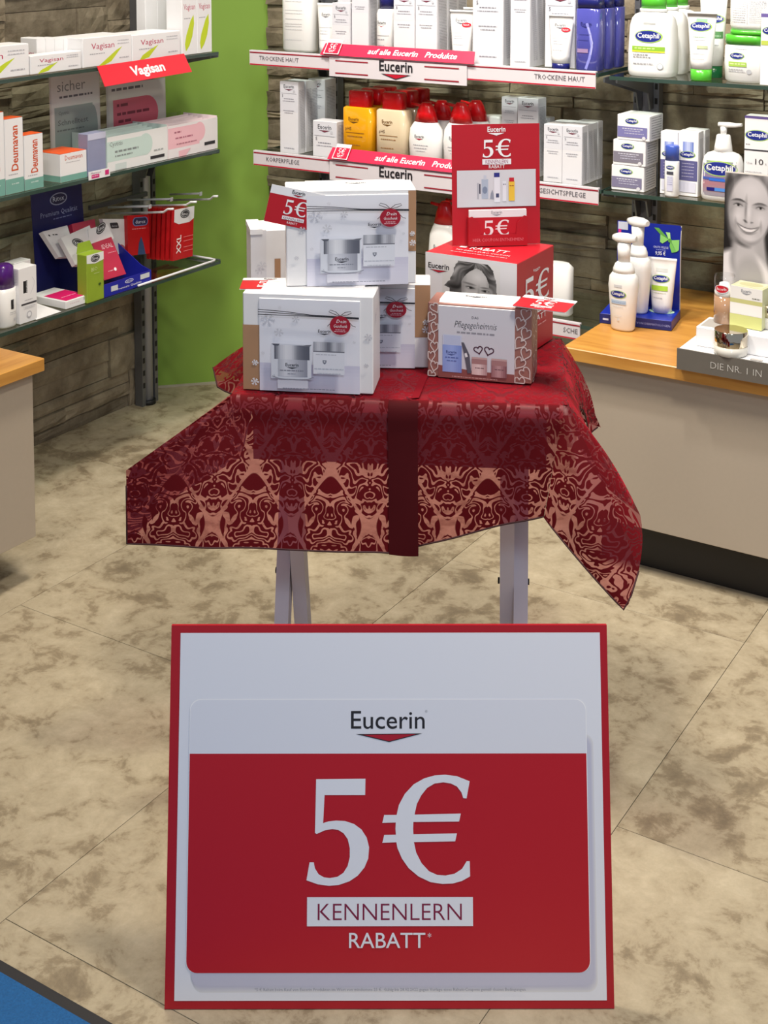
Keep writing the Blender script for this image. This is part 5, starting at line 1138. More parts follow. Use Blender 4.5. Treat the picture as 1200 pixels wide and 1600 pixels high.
def pack(label, pts, X0, X1, m, artfn=None, th=.012, cat='pack', group='packs of the dark blue display'):
    """flat pack leaning in the display: four photo corners BL, BR, TR, TL; bottom in plane X0, top in plane X1"""
    q = [UX(*pts[0], X0), UX(*pts[1], X0), None, UX(*pts[3], X1)]; q[2] = UP(*pts[2], q[0], (q[1] - q[0]).cross(q[3] - q[0]).normalized()); o0 = q[0].copy(); q = [p_ - o0 for p_ in q]
    mb = MB(); mb.slab(q, th); t = thing('hang_pack', label, cat, o0, 0, group, mb, m)
    if artfn:
        U = q[1]; V = q[3] - U.normalized() * (q[3].dot(U.normalized())); A = Art(0, 0, 60, 60 * V.length / U.length, U.length, V.length); artfn(A, 60 * V.length / U.length)
        sh = q[3].dot(U.normalized()) / V.length
        Un = U.normalized(); Vn = V.normalized()
        o = A.build('front_print', t, (0, 0, 0), Un, Vn, None)
        for v_ in o.data.vertices:
            hgt_ = v_.co.dot(Vn); v_.co += Un * (sh * hgt_)
    return t
def oval(A, cx, cy, r=12): A.ell(cx, cy, r, r * .6, BLACK, 20); A.ell(cx, cy, r * .86, r * .46, (210, 212, 214), 20); A.ell(cx, cy, r * .8, r * .40, BLACK, 20); A.text('Ritex', cx, cy + r * .2, r * .45, WHITE, width=r * 1.2, res=1)
pack('white pack with two black ovals, left one in the blue display', [(118, 414), (160, 412), (140, 352), (95, 372)], X - .05, X - .085, mat('white_foil', (226, 224, 226), .35), lambda A, H_: [oval(A, 32, H_ * .2, 13), A.fine(14, 44, H_ * .6, 2, (200, 200, 206))])
pack('white pack with hanging hole at the far left of the blue display', [(92, 402), (120, 400), (105, 352), (66, 362)], X - .09, X - .12, mat('white_foil'), lambda A, H_: [A.ell(14, H_ * .16, 2.6, 2.6, BLACK, 10), A.fine(26, 44, H_ * .16, 3, (70, 70, 76))])
pack('crimson pack with white lower-case print leaning at the front of the blue display', [(163, 438), (197, 428), (174, 370), (145, 380)], X - .022, X - .062, mat('crimson_card', (184, 44, 74), .35, var=.05), lambda A, H_: [A.text('IDEAL', 34, H_ * .22, 9, (236, 200, 210), width=30, res=1), A.fine(30, 52, H_ * .36, 1.4, (220, 150, 166)), A.ell(36, H_ * .8, 3.5, 3.5, WHITE, 10), A.fine(16, 30, H_ * .82, 1.5, (226, 180, 190))])
pack('white pack with one black oval on the crimson pack', [(141, 400), (178, 372), (168, 350), (138, 358)], X - .068, X - .09, mat('white_foil'), lambda A, H_: oval(A, 30, H_ * .3, 12))
pack('dark pink pack with hanging slot behind the white packs', [(118, 380), (152, 375), (148, 342), (112, 350)], X - .11, X - .13, mat('crimson_card'), lambda A, H_: A.rect(20, H_ * .3, 42, H_ * .4, (60, 10, 26)))
gc = lc('lime green carton with handle and black oval in front of the blue display', 136.5, 163, 396, 475, z, X=XS - .004, d=.030, m=mat('lime_green_card', (142, 168, 48), .4, var=.12, scale=25), artfn=lambda A, H_: [A.poly([(0, 0), (60, 0), (60, H_ * .17), (30, H_ * .21), (0, H_ * .17)], (228, 230, 230)), oval(A, 30, H_ * .1, 16), A.text('BIO', 26, H_ * .36, 10, (206, 222, 150), width=22, res=1), A.ell(44, H_ * .66, 5, 3, (60, 90, 30), 10), A.fine(24, 44, H_ * .42, 1.5, (196, 210, 150))])
gw = gc.dimensions.x; gh = max(v_.co.z for v_ in gc.data.vertices)
mb = MB(); mb.slab([(0, .030, gh), (gw, .030, gh), (gw * .85, .034, gh + .022), (gw * .15, .034, gh + .022)], .001); part('hanger', mb, MC['lime_green_card'], gc)
pack('white and grey pack with dark oval hanging behind the crimson pack', [(176, 398), (198, 396), (198, 342), (160, 342)], X - .10, X - .11, mat('white_foil'), lambda A, H_: [A.rrect(24, H_ * .12, 58, H_ * .28, 4, (50, 50, 56)), A.text('durex', 41, H_ * .24, 6, (200, 200, 206), width=24, res=1), A.ell(46, H_ * .85, 14, 12, (170, 100, 110), 14)])
pack('red pack with blue oval hanging left of the row of narrow red packs', [(200, 400), (234, 396), (233, 335), (199, 337)], X - .09, X - .10, mat('bright_red_card', (190, 26, 30), .35, var=.04), lambda A, H_: [A.rrect(14, H_ * .06, 56, H_ * .28, 8, (110, 130, 180)), A.rrect(16, H_ * .08, 54, H_ * .26, 7, (44, 50, 84)), A.text('durex', 35, H_ * .22, 7, (210, 214, 230), width=28, res=1), A.fine(12, 50, H_ * .36, 2, (226, 130, 130)), A.poly([(26, H_), (30, H_ * .7), (36, H_ * .55), (42, H_ * .72), (48, H_)], (50, 80, 120))])
gr = 'red XXL packs hanging on the wire hook'
def xxl(A, H_): A.poly([(0, 0), (60, 0), (60, H_ * .24), (46, H_ * .30), (14, H_ * .30), (0, H_ * .24)], (226, 226, 228)); oval(A, 32, H_ * .12, 14); A.text('XXL', 22, H_ * .88, 13, (240, 226, 226), width=H_ * .36, ang=-90, align='l', bold=.02); [A.fine(30, 58, H_ * q_, 1.2, (230, 140, 140)) for q_ in (.58, .66, .78, .86)]
for i in range(6):
    s_ = i * 7.4 if i else 0; dx = -.016 * i
    q = [(270 - s_, 408 - i * .6), (301 - s_, 400 - i * .6), (303 - s_, 324 - i * .8), (272.5 - s_, 328 - i * .8)]
    pack(('front red XXL pack with black oval on the wire hook', 'second red pack from the front on the wire hook', 'third red pack from the front on the wire hook', 'fourth red pack from the front on the wire hook', 'fifth red pack from the front on the wire hook', 'rearmost red pack on the wire hook')[i], q, XS - .04 + dx, XS - .04 + dx, mat('bright_red_card'), xxl if i == 0 else None, .009, group=gr)
# wire hooks on their bar
a_ = UX(139.5, 325, -2.415); b_ = UX(229, 305, -2.415)
mb = MB(); mb.box(0, (b_ - a_).length, -.005, .005, -.006, .006, .001); hb2 = thing('hook_bar', 'grey metal bar on the left wall carrying the wire hooks', 'bar', a_, R90, None, mb, M_GREY)
for (s0, s1, lb) in (((165, 334), (271, 331), 'left wire hook'), ((195, 322), (307, 320), 'middle wire hook'), ((262, 313), (340, 311), 'right wire hook')):
    p0 = UX(*s0, -2.40); p1 = UX(*s1, -2.175); d_ = p1 - p0; o0 = p0
    mb = MB(); mb.tube([Vector((0, 0, 0)), d_ * .86, d_ * .92 + Vector((0, 0, .007)), d_ + Vector((0, 0, .007))], .0028, 8)
    t = thing('wire_hook', lb + ' with white coating and upturned tip above the lowest shelf', 'hook', o0, 0, 'white wire hooks on the left wall', mb, M_WIRE)
    mb = MB(); mb.tube([Vector((0, .010, .014)), d_ * .62 + Vector((0, .010, .014))], .0028, 8); part('upper_wire', mb, M_WIRE, t)
    mb = MB(); e_ = d_ * .62 + Vector((0, .010, .014)); mb.box(e_.x - .001, e_.x + .001, e_.y - .004, e_.y + .006, e_.z - .006, e_.z + .004, .0005); part('price_holder', mb, M_WIRE, t)
# white wire guard round the end of the lowest shelf
a_ = UX(238, 446, XS - .002); b_ = UX(339, 411, XS - .002)
zz = z + .0045; mb = MB(); mb.tube([Vector((XS - .002, a_.y - .05, zz)), Vector((XS - .002, b_.y - .012, zz)), Vector((XS - .006, b_.y - .003, zz)), Vector((XS - .02, b_.y, zz)), Vector((XS - .10, b_.y, zz))], .0028, 8); mb.v = [v_ - Vector((XS, a_.y, zz)) for v_ in mb.v]
thing('wire_guard', 'white wire guard along the right end of the lowest left shelf', 'guard', (XS, a_.y, zz), 0, None, mb, M_WIRE)
# ------------------------------------------------------------------ right glass shelves
CB = (30, 44, 134); CG = (160, 206, 60)
def cet(A, cx, cy, w, res=2):
    A.ell(cx, cy, w * .52, w * .23, CG, 28); A.ell(cx - w * .012, cy, w * .485, w * .205, (240, 242, 240), 28); A.ell(cx - w * .01, cy, w * .475, w * .2, CB, 28); A.text('Cetaphil', cx, cy + w * .05, w * .17, WHITE, width=w * .80, res=res, bold=.02)
z = C1.location.z; Yc = 2.795
def cpump(label, xl, xr, ysh, yb, z, Y, head, artfn, green=False, group=None, dupes=(), e=3.2, hyf=.3, label_col=None):
    x0, x1 = spanY(xl, xr, Y, yb); w = x1 - x0; h = UY((xl + xr) / 2, ysh, Y).z - z; hy = w * hyf
    rings = [(0, 0, 0, w * .44, hy * .85, e), (0, 0, .003, w * .475, hy * .96, e), (0, 0, .012, w * .497, hy, e), (0, 0, h * .35, w * .5, hy, e), (0, 0, h * .78, w * .47, hy * .95, e), (0, 0, h * .9, w * .43, hy * .86, e), (0, 0, h * .96, w * .37, hy * .74, 2.6), (0, 0, h, w * .24, hy * .6, 2.2)]
    t, wf = bottle('pump_bottle', label, ((x0 + x1) / 2, Y + hy, z + ZP), rings, M_PEARL, group)
    head(t, w, h); A = Art(0, 0, 60, 60 * (h * .86) / (w * .86), w * .86, h * .86); artfn(A, 60 * (h * .86) / (w * .86)); stick(t, wf, A, -w * .43, .006)
    for i, l in enumerate(dupes): dup(t, ((x0 + x1) / 2 - .0005 * i, Y + hy + (hy * 2 + .004) * (i + 1), z + ZP), label=l)
    return t
M_LIME = mat('green_plastic', (84, 186, 52), .25, var=.03); M_DGRN = mat('dark_green_plastic', (18, 108, 60), .25, var=.03)
def head_green(t, w, h):
    mb = MB(); mb.loft([(0, 0, h, w * .29, .02, 2), (0, 0, h + .007, w * .29, .02, 2)], 24); part('collar', mb, M_PLAST, t)
    mb = MB(); mb.loft([(0, 0, h + .007, w * .26, .018, 2), (0, 0, h + .033, w * .26, .018, 2), (0, 0, h + .035, w * .2, .014, 2)], 24); part('cap', mb, M_LIME, t, 'bright green cap')
def art_lot(A, H_): A.rect(22, H_ * .07, 40, H_ * .105, (176, 178, 176)); cet(A, 30, H_ * .32, 40); A.rect(6, H_ * .50, 54, H_ * .58, (142, 190, 60)); A.rect(6, H_ * .58, 54, H_ * .605, (226, 226, 60)); A.fine(10, 40, H_ * .55, 2, (196, 220, 140)); A.fine(8, 30, H_ * .66, 1.3, (150, 150, 156)); A.fine(8, 34, H_ * .70, 1.3, (160, 160, 166)); A.fine(8, 38, H_ * .82, 1.3, (170, 170, 176)); A.ell(48, H_ * .85, 4.4, 4.4, (180, 184, 186), 14); A.ell(48, H_ * .85, 3.6, 3.6, WHITE, 14)
cpump('front white lotion bottle with green pump cap on the upper right shelf', 975, 1049, 20, 121, z, 2.785, head_green, art_lot, group='green-capped lotion bottles on the upper right shelf', dupes=('second green-capped lotion bottle behind the front one', 'third green-capped lotion bottle behind the front one'))
def t_cet(A, H_): A.rect(18, H_ * .02, 44, H_ * .12, (150, 214, 160)); cet(A, 29, H_ * .17, 50); A.fine(14, 44, H_ * .38, 1.4, (150, 200, 150)); A.fine(14, 42, H_ * .44, 1.2, (190, 190, 196)); A.rect(24, H_ * .54, 48, H_ * .60, (190, 200, 160)); A.fine(14, 44, H_ * .7, 1.2, (196, 196, 200)); A.fine(14, 42, H_ * .8, 1.2, (196, 196, 200))
squeeze_tube('white tube with bright green foot cap in front on the upper right shelf', 1067, 1114, 20, 127, z, 2.775, artfn=t_cet, capc=M_LIME, caph=.024)
def t_cet2(A, H_): cet(A, 34, H_ * .32, 48); A.rect(24, H_ * .5, 56, H_ * .60, (90, 140, 90)); A.fine(24, 52, H_ * .57, 2, (180, 210, 180)); A.fine(20, 48, H_ * .7, 1.4, (180, 180, 186))
squeeze_tube('taller white tube with dark green foot cap behind the green-footed tube', 1086, 1131, -16, 122, z, 2.835, artfn=t_cet2, capc=M_DGRN, caph=.026)
def jar(label, xl, xr, ylt, ylb, yb, z, Y, inv=False):
    x0, x1 = spanY(xl, xr, Y, yb); w = x1 - x0; h = UY((xl + xr) / 2, ylb, Y).z - z; hl = UY((xl + xr) / 2, ylt, Y).z - z; r = w / 2
    t, wf = bottle('cream_jar', label, ((x0 + x1) / 2, Y + r * .8, z + ZP), [(0, 0, 0, r * .86, r * .7, 2.4), (0, 0, .005, r * .95, r * .78, 2.6), (0, 0, h * .5, r, r * .82, 2.6), (0, 0, h * .92, r * .98, r * .8, 2.5), (0, 0, h, r * .9, r * .72, 2.3)], M_PEARL, 'green-lidded cream jars', cat='jar')
    mb = MB(); mb.loft([(0, 0, h, r * .98, r * .8, 2.4), (0, 0, hl - .001, r * .98, r * .8, 2.4), (0, 0, hl, r * .92, r * .74, 2.4)], 28); part('lid', mb, M_LIME, t, 'bright green lid')
    A = Art(0, 0, 60, 60 * h * .86 / (w * .8), w * .8, h * .86); H_ = 60 * h * .86 / (w * .8)
    A.fine(16, 36, H_ * .08, 1, (180, 180, 186)); cet(A, 20, H_ * .28, 24, 1); A.rect(6, H_ * .46, 36, H_ * .60, (170, 206, 90)); A.fine(8, 34, H_ * .54, 2, (216, 232, 170)); A.fine(6, 30, H_ * .7, 1.2, (170, 170, 176)); A.fine(6, 34, H_ * .76, 1.2, (180, 180, 186)); A.ell(40, H_ * .74, 4, 4, (190, 192, 196), 12); stick(t, wf, A, -w * .4, .006)
    return t, h, hl, (x0 + x1) / 2, r
tj, hj, hlj, xj, rj = jar('white cream jar with green lid standing on the upper right shelf', 1124, 1197, 56, 70, 129, z, 2.785)
mb = MB(); zt2 = z + ZP + hlj + .0006
rings = [(0, 0, 0, rj * .92, rj * .74, 2.4), (0, 0, .010, rj * .95, rj * .78, 2.4)]
t = thing('cream_jar', 'upside-down cream jar stacked on the green-lidded jar', 'jar', (xj + .009, 2.785 + rj * .8, zt2), 0, 'green-lidded cream jars')
mb = MB(); mb.loft([(0, 0, 0, rj * .88, rj * .72, 2.4), (0, 0, .002, rj * .95, rj * .78, 2.4), (0, 0, .009, rj * .95, rj * .78, 2.4)], 28); part('lid', mb, M_LIME, t, 'bright green lid')
rr = [(0, 0, .009, rj * .9, rj * .74, 2.4), (0, 0, .02, rj * .96, rj * .8, 2.5), (0, 0, .07, rj * .96, rj * .8, 2.6), (0, 0, .082, rj * .85, rj * .7, 2.4)]
mb = MB(); mb.loft(rr, 28); jb = part('jar_body', mb, M_PEARL, t)
A = Art(0, 0, 80, 60, rj * 1.6, .055); [A.fine(4, 34, y_, 1.3, (186, 186, 190)) for y_ in range(6, 52, 5)]; A.rect(37, 4, 38, 54, (200, 200, 204)); [A.fine(42, 76, y_, 1.3, (190, 190, 194)) for y_ in range(4, 52, 4)]
A.build('back_label', jb, (-rj * .8, 0, .018), warp=lambda u, v: rj * .79 * (1 - min(.999, abs((u - rj * .8) / (rj * .96))) ** 2.5) ** .4)
def cc(label, xl, xr, yt, yb, z, Y, artfn, d=.03, group=None, tilt=0, h=None):
    x0, x1 = spanY(xl, xr, Y, yb); w = x1 - x0; h = h or UY((xl + xr) / 2, yt, Y).z - z
    t = carton('carton', label, 'carton', (x0, Y, z + ZP), w, h, d, tilt, group, M_WHITE); A = Art(0, 0, 60, 60 * h / w, w, h); A.rect(.6, .6, 59.4, 60 * h / w - .6, (236, 236, 238), 1); artfn(A, 60 * h / w); A.build('front_print', t, (0, 0, 0)); side_art(d, h).build('side_print', t, (w, 0, 0), (0, 1, 0), (0, 0, 1)); return t, x0, w, h
def a_c1(A, H_): A.rect(0, 0, 60, 10, (110, 96, 160)); cet(A, 30, H_ * .24, 52); A.rect(2, H_ * .38, 58, H_ * .44, (190, 206, 90))
cc('white carton cut off by the right photo edge on the upper shelf', 1187, 1222, 22, 136, z, 2.775, a_c1)
z = C2.location.z
def a_stack(col, wd):
    def fn(A, H_): cet(A, 27, H_ * .24, 24, 1); A.rect(1, H_ * .46, 56, H_ * .88, col); A.fine(10, 48, H_ * .56, 1.6, (206, 206, 220)); A.fine(14, 44, H_ * .64, 1.4, (190, 190, 210)); A.fine(14, 50, H_ * .74, 1.4, (190, 190, 210)); A.ell(50, H_ * .88, 3.4, 3.4, (216, 216, 222), 12)
    return fn
x0, x1 = spanY(955, 1006, 2.785, 302); w = x1 - x0; hs1 = (UY(980, 258, 2.785).z - z) ; zz = z
for i, (xa, lb, col) in enumerate(((955, 'bottom cream carton of the stack of three on the lower right shelf', (126, 122, 150)), (957, 'middle cream carton of the stack of three on the lower right shelf', (128, 124, 138)), (963, 'top cream carton of the stack of three on the lower right shelf', (122, 120, 172)))):
    x = UY(xa, 300, 2.785).x + .0
    t = carton('carton', lb, 'carton', (x, 2.785, zz + ZP), w, hs1 - .002, w * .95, -.02 * i, 'stacked cream cartons', M_WHITE); A = Art(0, 0, 60, 60 * hs1 / w, w, hs1 - .002); a_stack(col, w)(A, 60 * hs1 / w); A.build('front_print', t, (0, 0, 0)); side_art(w * .95, hs1 - .002).build('side_print', t, (w, 0, 0), (0, 1, 0), (0, 0, 1)); zz += hs1 - .0015
def a_tall(A, H_): A.grad(14, H_ * .16, 46, H_ * .32, [(120, 140, 210), (206, 214, 240), (96, 120, 196)], 6); cet(A, 28, H_ * .36, 46, 1); A.rect(1, H_ * .45, 58, H_ * .76, (92, 92, 140)); [A.fine(12, 48, H_ * q_, 1.5, (200, 200, 222)) for q_ in (.5, .55, .6, .65, .7)]; A.rect(6, H_ * .78, 54, H_ * .94, (214, 216, 232))
cc('left tall carton with violet panel behind the small blue-capped bottle', 1031, 1058, 206, 304, z, 2.80, a_tall, d=.03, group='tall cartons with violet panels')
tC, xC, wC, hC = cc('right tall carton with violet panel beside the small blue-capped bottle', 1058.5, 1090, 206, 308, z, 2.80, a_tall, d=.03, group='tall cartons with violet panels')
dup(tC, (xC + .002, 2.834, z + ZP), label='tall carton with violet panel behind the right one')
x0, x1 = spanY(1036, 1058, 2.775, 311); w = x1 - x0; hb = UY(1047, 252, 2.775).z - z; hc = UY(1047, 228, 2.775).z - z
t, wf = bottle('serum_bottle', 'small white serum bottle with blue cap in front of the tall violet-panel cartons', ((x0 + x1) / 2, 2.784, z + ZP), [(0, 0, 0, w * .45, w * .4, 2), (0, 0, .003, w * .5, w * .42, 2), (0, 0, hb - .002, w * .5, w * .42, 2), (0, 0, hb, w * .46, w * .4, 2)], M_PEARL)
mb = MB(); mb.loft([(0, 0, hb, w * .47, w * .40, 2), (0, 0, hc - .003, w * .47, w * .4, 2), (0, 0, hc, w * .42, w * .35, 2)], 22); part('cap', mb, mat('mid_blue_plastic', (66, 92, 184), .25), t)
A = Art(0, 0, 60, 150, w * .8, hb * .92); cet(A, 30, 22, 44, 1); A.rect(12, 40, 48, 54, (70, 72, 84)); A.rect(14, 60, 46, 130, (206, 208, 228)); [A.fine(18, 44, y_, 2, (160, 164, 196)) for y_ in (70, 80, 90, 100)]; stick(t, wf, A, -w * .4, .003)
def head_white(t, w, h):
    mb = MB(); mb.loft([(0, 0, h, w * .22, w * .2, 2), (0, 0, h + .010, w * .21, w * .19, 2), (0, 0, h + .034, w * .165, w * .15, 2), (0, 0, h + .036, w * .14, w * .13, 2)], 24); part('collar', mb, M_PLAST, t)
    mb = MB(); mb.loft([(0, 0, h + .036, w * .07, w * .07, 2), (0, 0, h + .053, w * .085, w * .085, 2)], 16); part('stem', mb, M_PLAST, t)
    mb = MB(); mb.loft([(0, 0, -w * .12, .0045, .007, 3), (0, 0, w * .12, .0055, .0075, 3), (0, .001, w * .3, .0045, .006, 3), (-.002, .001, w * .44, .0035, .0045, 3)], 14, rot=Matrix.Rotation(radians(90), 3, 'Y')); mb.v = [v_ + Vector((0, 0, h + .057)) for v_ in mb.v]; part('spout', mb, M_PLAST, t)
def a_pp(A, H_): A.grad(2, H_ * .10, 58, H_ * .94, [(150, 152, 160), (126, 128, 170), (170, 120, 130), (150, 150, 162)], 10, True); A.rect(2, H_ * .10, 58, H_ * .32, (150, 196, 90)); cet(A, 31, H_ * .28, 56); A.rect(2, H_ * .50, 40, H_ * .56, (70, 90, 170)); A.rect(14, H_ * .52, 52, H_ * .58, (50, 110, 210)); A.rect(10, H_ * .74, 24, H_ * .82, (30, 30, 120)); A.rect(24, H_ * .74, 54, H_ * .82, (80, 140, 220))
cpump('white pump bottle with colourful label beside the portrait poster', 1090, 1154, 240, 318, z, 2.778, head_white, a_pp, hyf=.32)
def a_10(A, H_): A.rect(0, 0, 60, H_ * .03, (110, 96, 160)); cet(A, 32, H_ * .22, 60); A.fine(4, 14, H_ * .33, 2, (150, 150, 156)); A.rect(0, H_ * .38, 60, H_ * .395, (60, 60, 66)); A.text('10', 38, H_ * .55, 14, (44, 44, 50), width=20, res=2); A.text('Urea', 14, H_ * .55, 5, (120, 120, 126), res=1); A.text('%', 54, H_ * .55, 5, (120, 120, 126), res=1); A.fine(4, 44, H_ * .64, 1.4, (180, 180, 186)); A.rect(14, H_ * .78, 24, H_ * .8, (80, 80, 86))
cc('white carton with a large 10 behind the portrait poster', 1161, 1199, 182, 324, z, 2.80, a_10, d=.035)
cc('white carton behind the portrait poster at the right photo edge', 1197, 1230, 178, 328, z, 2.84, a_10, d=.035)

# ------------------------------------------------------------------ on the right worktop
zc_ = HC + .0012
p, w, rz = stand(937, 504, 1049, 517, zc_); dB = (UZ(1072.5, 499, zc_) - UZ(1049, 517, zc_)).length; hB = .020
D = thing('gift_display', 'blue cardboard gift display with green bow print on the wooden worktop', 'display', p, rz)
mb = MB(); mb.box(0, w, 0, dB, 0, hB, .0008); tr_ = part('tray', mb, mat('bright_blue_card', (28, 50, 168), .35, var=.03), D)
A = Art(0, 0, 112, 20, w, hB); A.rect(0, 0, 112, 20, (26, 38, 110)); A.text('VON DERMATOLOGEN', 84, 13, 4.5, (150, 160, 220), width=52, res=1); A.rect(5, 9, 14, 13, (200, 206, 230)); A.build('front_print', tr_, (0, 0, 0))
hP = top_z(1010, 352, p + Vector((w * .6, dB, 0))) - zc_; wP = (UY(1072, 470, 2.76).x - UY(961, 470, 2.76).x)
pb = UP(963, 480, p + Vector((0, dB * .96, 0)), Vector((sin(rz), -cos(rz), 0))); inv_ = Matrix.Rotation(-rz, 3, 'Z') @ (pb - p); xq = w - (UZ(1072.5, 499, zc_) - UZ(963, 490, zc_)).length
xq = inv_.x; y1_ = dB - .002
mb = MB(); mb.prism([(xq, 0.001), (w, .001), (w, hP - .004), (w - .004, hP), (xq, hP)], lambda u, v, q_: (u, q_, v), y1_ - .002, y1_); bp = part('back_card', mb, mat('deep_royal_card', (22, 40, 150), .35, var=.03), D)
mb = MB(); mb.prism([(y1_, hB), (y1_, hP), (y1_ - .006, hP * .85), (y1_ - .007, hP * .6), (y1_ - .004, hB)], lambda u, v, q_: (q_, u, v), w - .001, w + .0002); part('side_wing', mb, mat('grey_board', (190, 188, 182), .7), D)
A = Art(305, 185, 720, 700, w - xq, hP); A.rect(310, 188, 374, 232, (200, 204, 220)); A.rect(312, 230, 330, 262, (214, 60, 130))
A.text('GRATIS PFLEGE', 590, 318, 12, (206, 212, 240), width=98, res=1); A.fine(560, 620, 328, 4, (150, 160, 220)); A.text('9,95 €', 588, 355, 20, WHITE, width=66, bold=.02)
GB = (140, 206, 110); GD = (92, 160, 70)
A.poly([(545, 205), (575, 205), (640, 262), (622, 272)], GD); A.poly([(640, 265), (586, 240), (584, 282), (600, 290)], GB); A.poly([(640, 265), (620, 225), (648, 226), (652, 262)], (170, 226, 140)); A.poly([(652, 268), (708, 262), (706, 318), (690, 330)], GB); A.poly([(652, 272), (690, 330), (660, 336), (646, 300)], (120, 190, 90)); A.ell(648, 270, 12, 11, GD)
A.build('card_print', bp, (xq, y1_ - .0021, 0))
# tube standing in a hole of the tray
pt = UZ(1034, 487, zc_ + hB); wt = (UY(1056, 410, pt.y).x - UY(1013, 410, pt.y).x); ht_ = UY(1035, 404, pt.y).z - (zc_ + hB)
mb = MB(); pl_ = Matrix.Rotation(-rz, 3, 'Z') @ (pt - p); mb.loft([(pl_.x, pl_.y, hB + .0004, wt * .44, wt * .26, 2), (pl_.x, pl_.y, hB + .0014, wt * .44, wt * .26, 2)], 28); part('tube_ring', mb, mat('mint_ring', (196, 236, 206), .4), D, 'pale green ring round the tube')
squeeze_tube('white tube standing on the tray of the blue gift display', 0, 0, 0, 0, 0, 0, loc=(pt.x, pt.y, zc_ + hB + .0018), w=wt, h=ht_, rz=rz, artfn=lambda A, H_: (A.rect(16, H_ * .10, 44, H_ * .17, (206, 212, 210)), cet(A, 28, H_ * .31, 42, 2), A.rect(6, H_ * .45, 46, H_ * .55, (170, 210, 70)), A.fine(10, 42, H_ * .6, 1.4, (190, 200, 170)), A.fine(10, 34, H_ * .7, 1.4, (180, 180, 186))))
# two foam pump bottles
def foam(label, xc, yb, wpx, ysh, ydome, yneck, yhead, copy_to=None):
    b = UZ(xc, yb, zc_); Y = b.y; k = UY(xc + 1, yb, Y).x - UY(xc, yb, Y).x; w = wpx * k; zf = lambda y_: UY(xc, y_, Y).z - zc_
    h = zf(ysh); hd = zf(ydome); hn = zf(yneck); hh = zf(yhead)
    t, wf = bottle('foam_pump_bottle', label, (b.x, Y + .012, zc_), [(0, 0, 0, w * .36, .016, 2.4), (0, 0, .004, w * .39, .018, 2.4), (0, 0, h * .5, w * .46, .021, 2.4), (0, 0, h * .78, w * .5, .023, 2.4), (0, 0, h * .93, w * .47, .022, 2.3), (0, 0, h, w * .37, .019, 2.1)], M_PEARL, 'white foam pump bottles on the wooden worktop')
    mb = MB(); mb.loft([(0, 0, h, w * .37, .019, 2), (0, 0, h + (hd - h) * .35, w * .36, .0185, 2), (0, 0, h + (hd - h) * .8, w * .29, .016, 2), (0, 0, hd, w * .2, .011, 2)], 26); part('collar', mb, M_PLAST, t)
    mb = MB(); mb.loft([(0, 0, hd, w * .2, .011, 2), (0, 0, hn, w * .23, .013, 2)], 22); part('neck', mb, M_PLAST, t)
    mb = MB(); s_ = Matrix.Rotation(radians(90), 3, 'Y'); e = hh - hn
    mb.loft([(0, 0, -w * .36, e * .30, .010, 3), (0, 0, -w * .2, e * .48, .014, 3), (0, 0, w * .1, e * .5, .014, 3), (0, 0, w * .32, e * .40, .009, 3), (0, 0, w * .42, e * .28, .006, 3)], 18, rot=s_); mb.v = [v_ + Vector((0, 0, hn + e * .5)) for v_ in mb.v]; part('pump_head', mb, M_PLAST, t)
    A = Art(0, 0, 60, 120, w * .82, h * .9); A.rect(16, 16, 36, 22, (200, 202, 206)); cet(A, 26, 38, 40, 2); A.rect(8, 52, 46, 61, (176, 200, 226)); A.fine(10, 44, 58, 1.6, (130, 160, 206)); A.fine(14, 40, 68, 1.2, (196, 200, 206)); A.fine(16, 36, 90, 1, (206, 206, 210)); A.ell(26, 98, 3, 3, (210, 212, 214), 10); stick(t, wf, A, -w * .41, .004)
    return t, b
t, b = foam('front white foam pump bottle with blue oval logo beside the blue gift display', 970, 516, 45, 427, 410, 380, 366)
b2 = UZ(990, 490, zc_ + hB); dup(t, (b2.x, b2.y + .018, zc_ + hB + .0008), label='rear white foam pump bottle half hidden behind the front one', rz=-.35)
# white acrylic tray with cosmetics and the portrait
ZTR = zc_ + .026
f0 = UZ(1057.5, 556, ZTR); 
AC = thing('acrylic_tray', 'white acrylic product tray with grey lettered front at the right worktop edge', 'tray', (f0.x, f0.y, zc_ - .010), 0)
mb = MB(); mb.box(0.0, .42, .004, .17, .0, .034, .001); part('tray_base', mb, mat('white_acrylic', (240, 240, 242), .15, var=.01), AC)
mb = MB(); mb.box(0, .42, .0, .0038, -.004, .036); fp = part('front_strip', mb, mat('brushed_grey', (132, 128, 120), .35, .5), AC, 'grey front strip'); 
A = Art(0, 0, 420, 38, .42, .038); A.text('DIE NR. 1 IN', 66, 26, 13, (206, 204, 198), align='l', width=96, res=2, bold=-.015); A.build('lettering', fp, (0, -.0001, -.003))
AC.location.z = zc_ + .0045 - .004 + .0042
zt3 = AC.location.z + .034 + .0006
r0_ = UZ(1087, 540, zt3); r1_ = UY(1094, 507, r0_.y)
mb = MB(); rh = .038; mb.box(0, .40, .0, .075, 0, rh, .0015); RS = thing('acrylic_riser', 'white acrylic riser box standing on the white product tray', 'riser', (r0_.x, r0_.y - .0, zt3), 0, None, mb, MC['white_acrylic'])
mb = MB(); mb.box(.006, .036, .008, .060, rh, rh + .0006); part('inset', mb, mat('grey_inset', (176, 172, 168), .4), RS, 'grey inset on the riser')
M_CHR = mat('polished_silver', (206, 196, 176), .08, 1.0, var=.02)
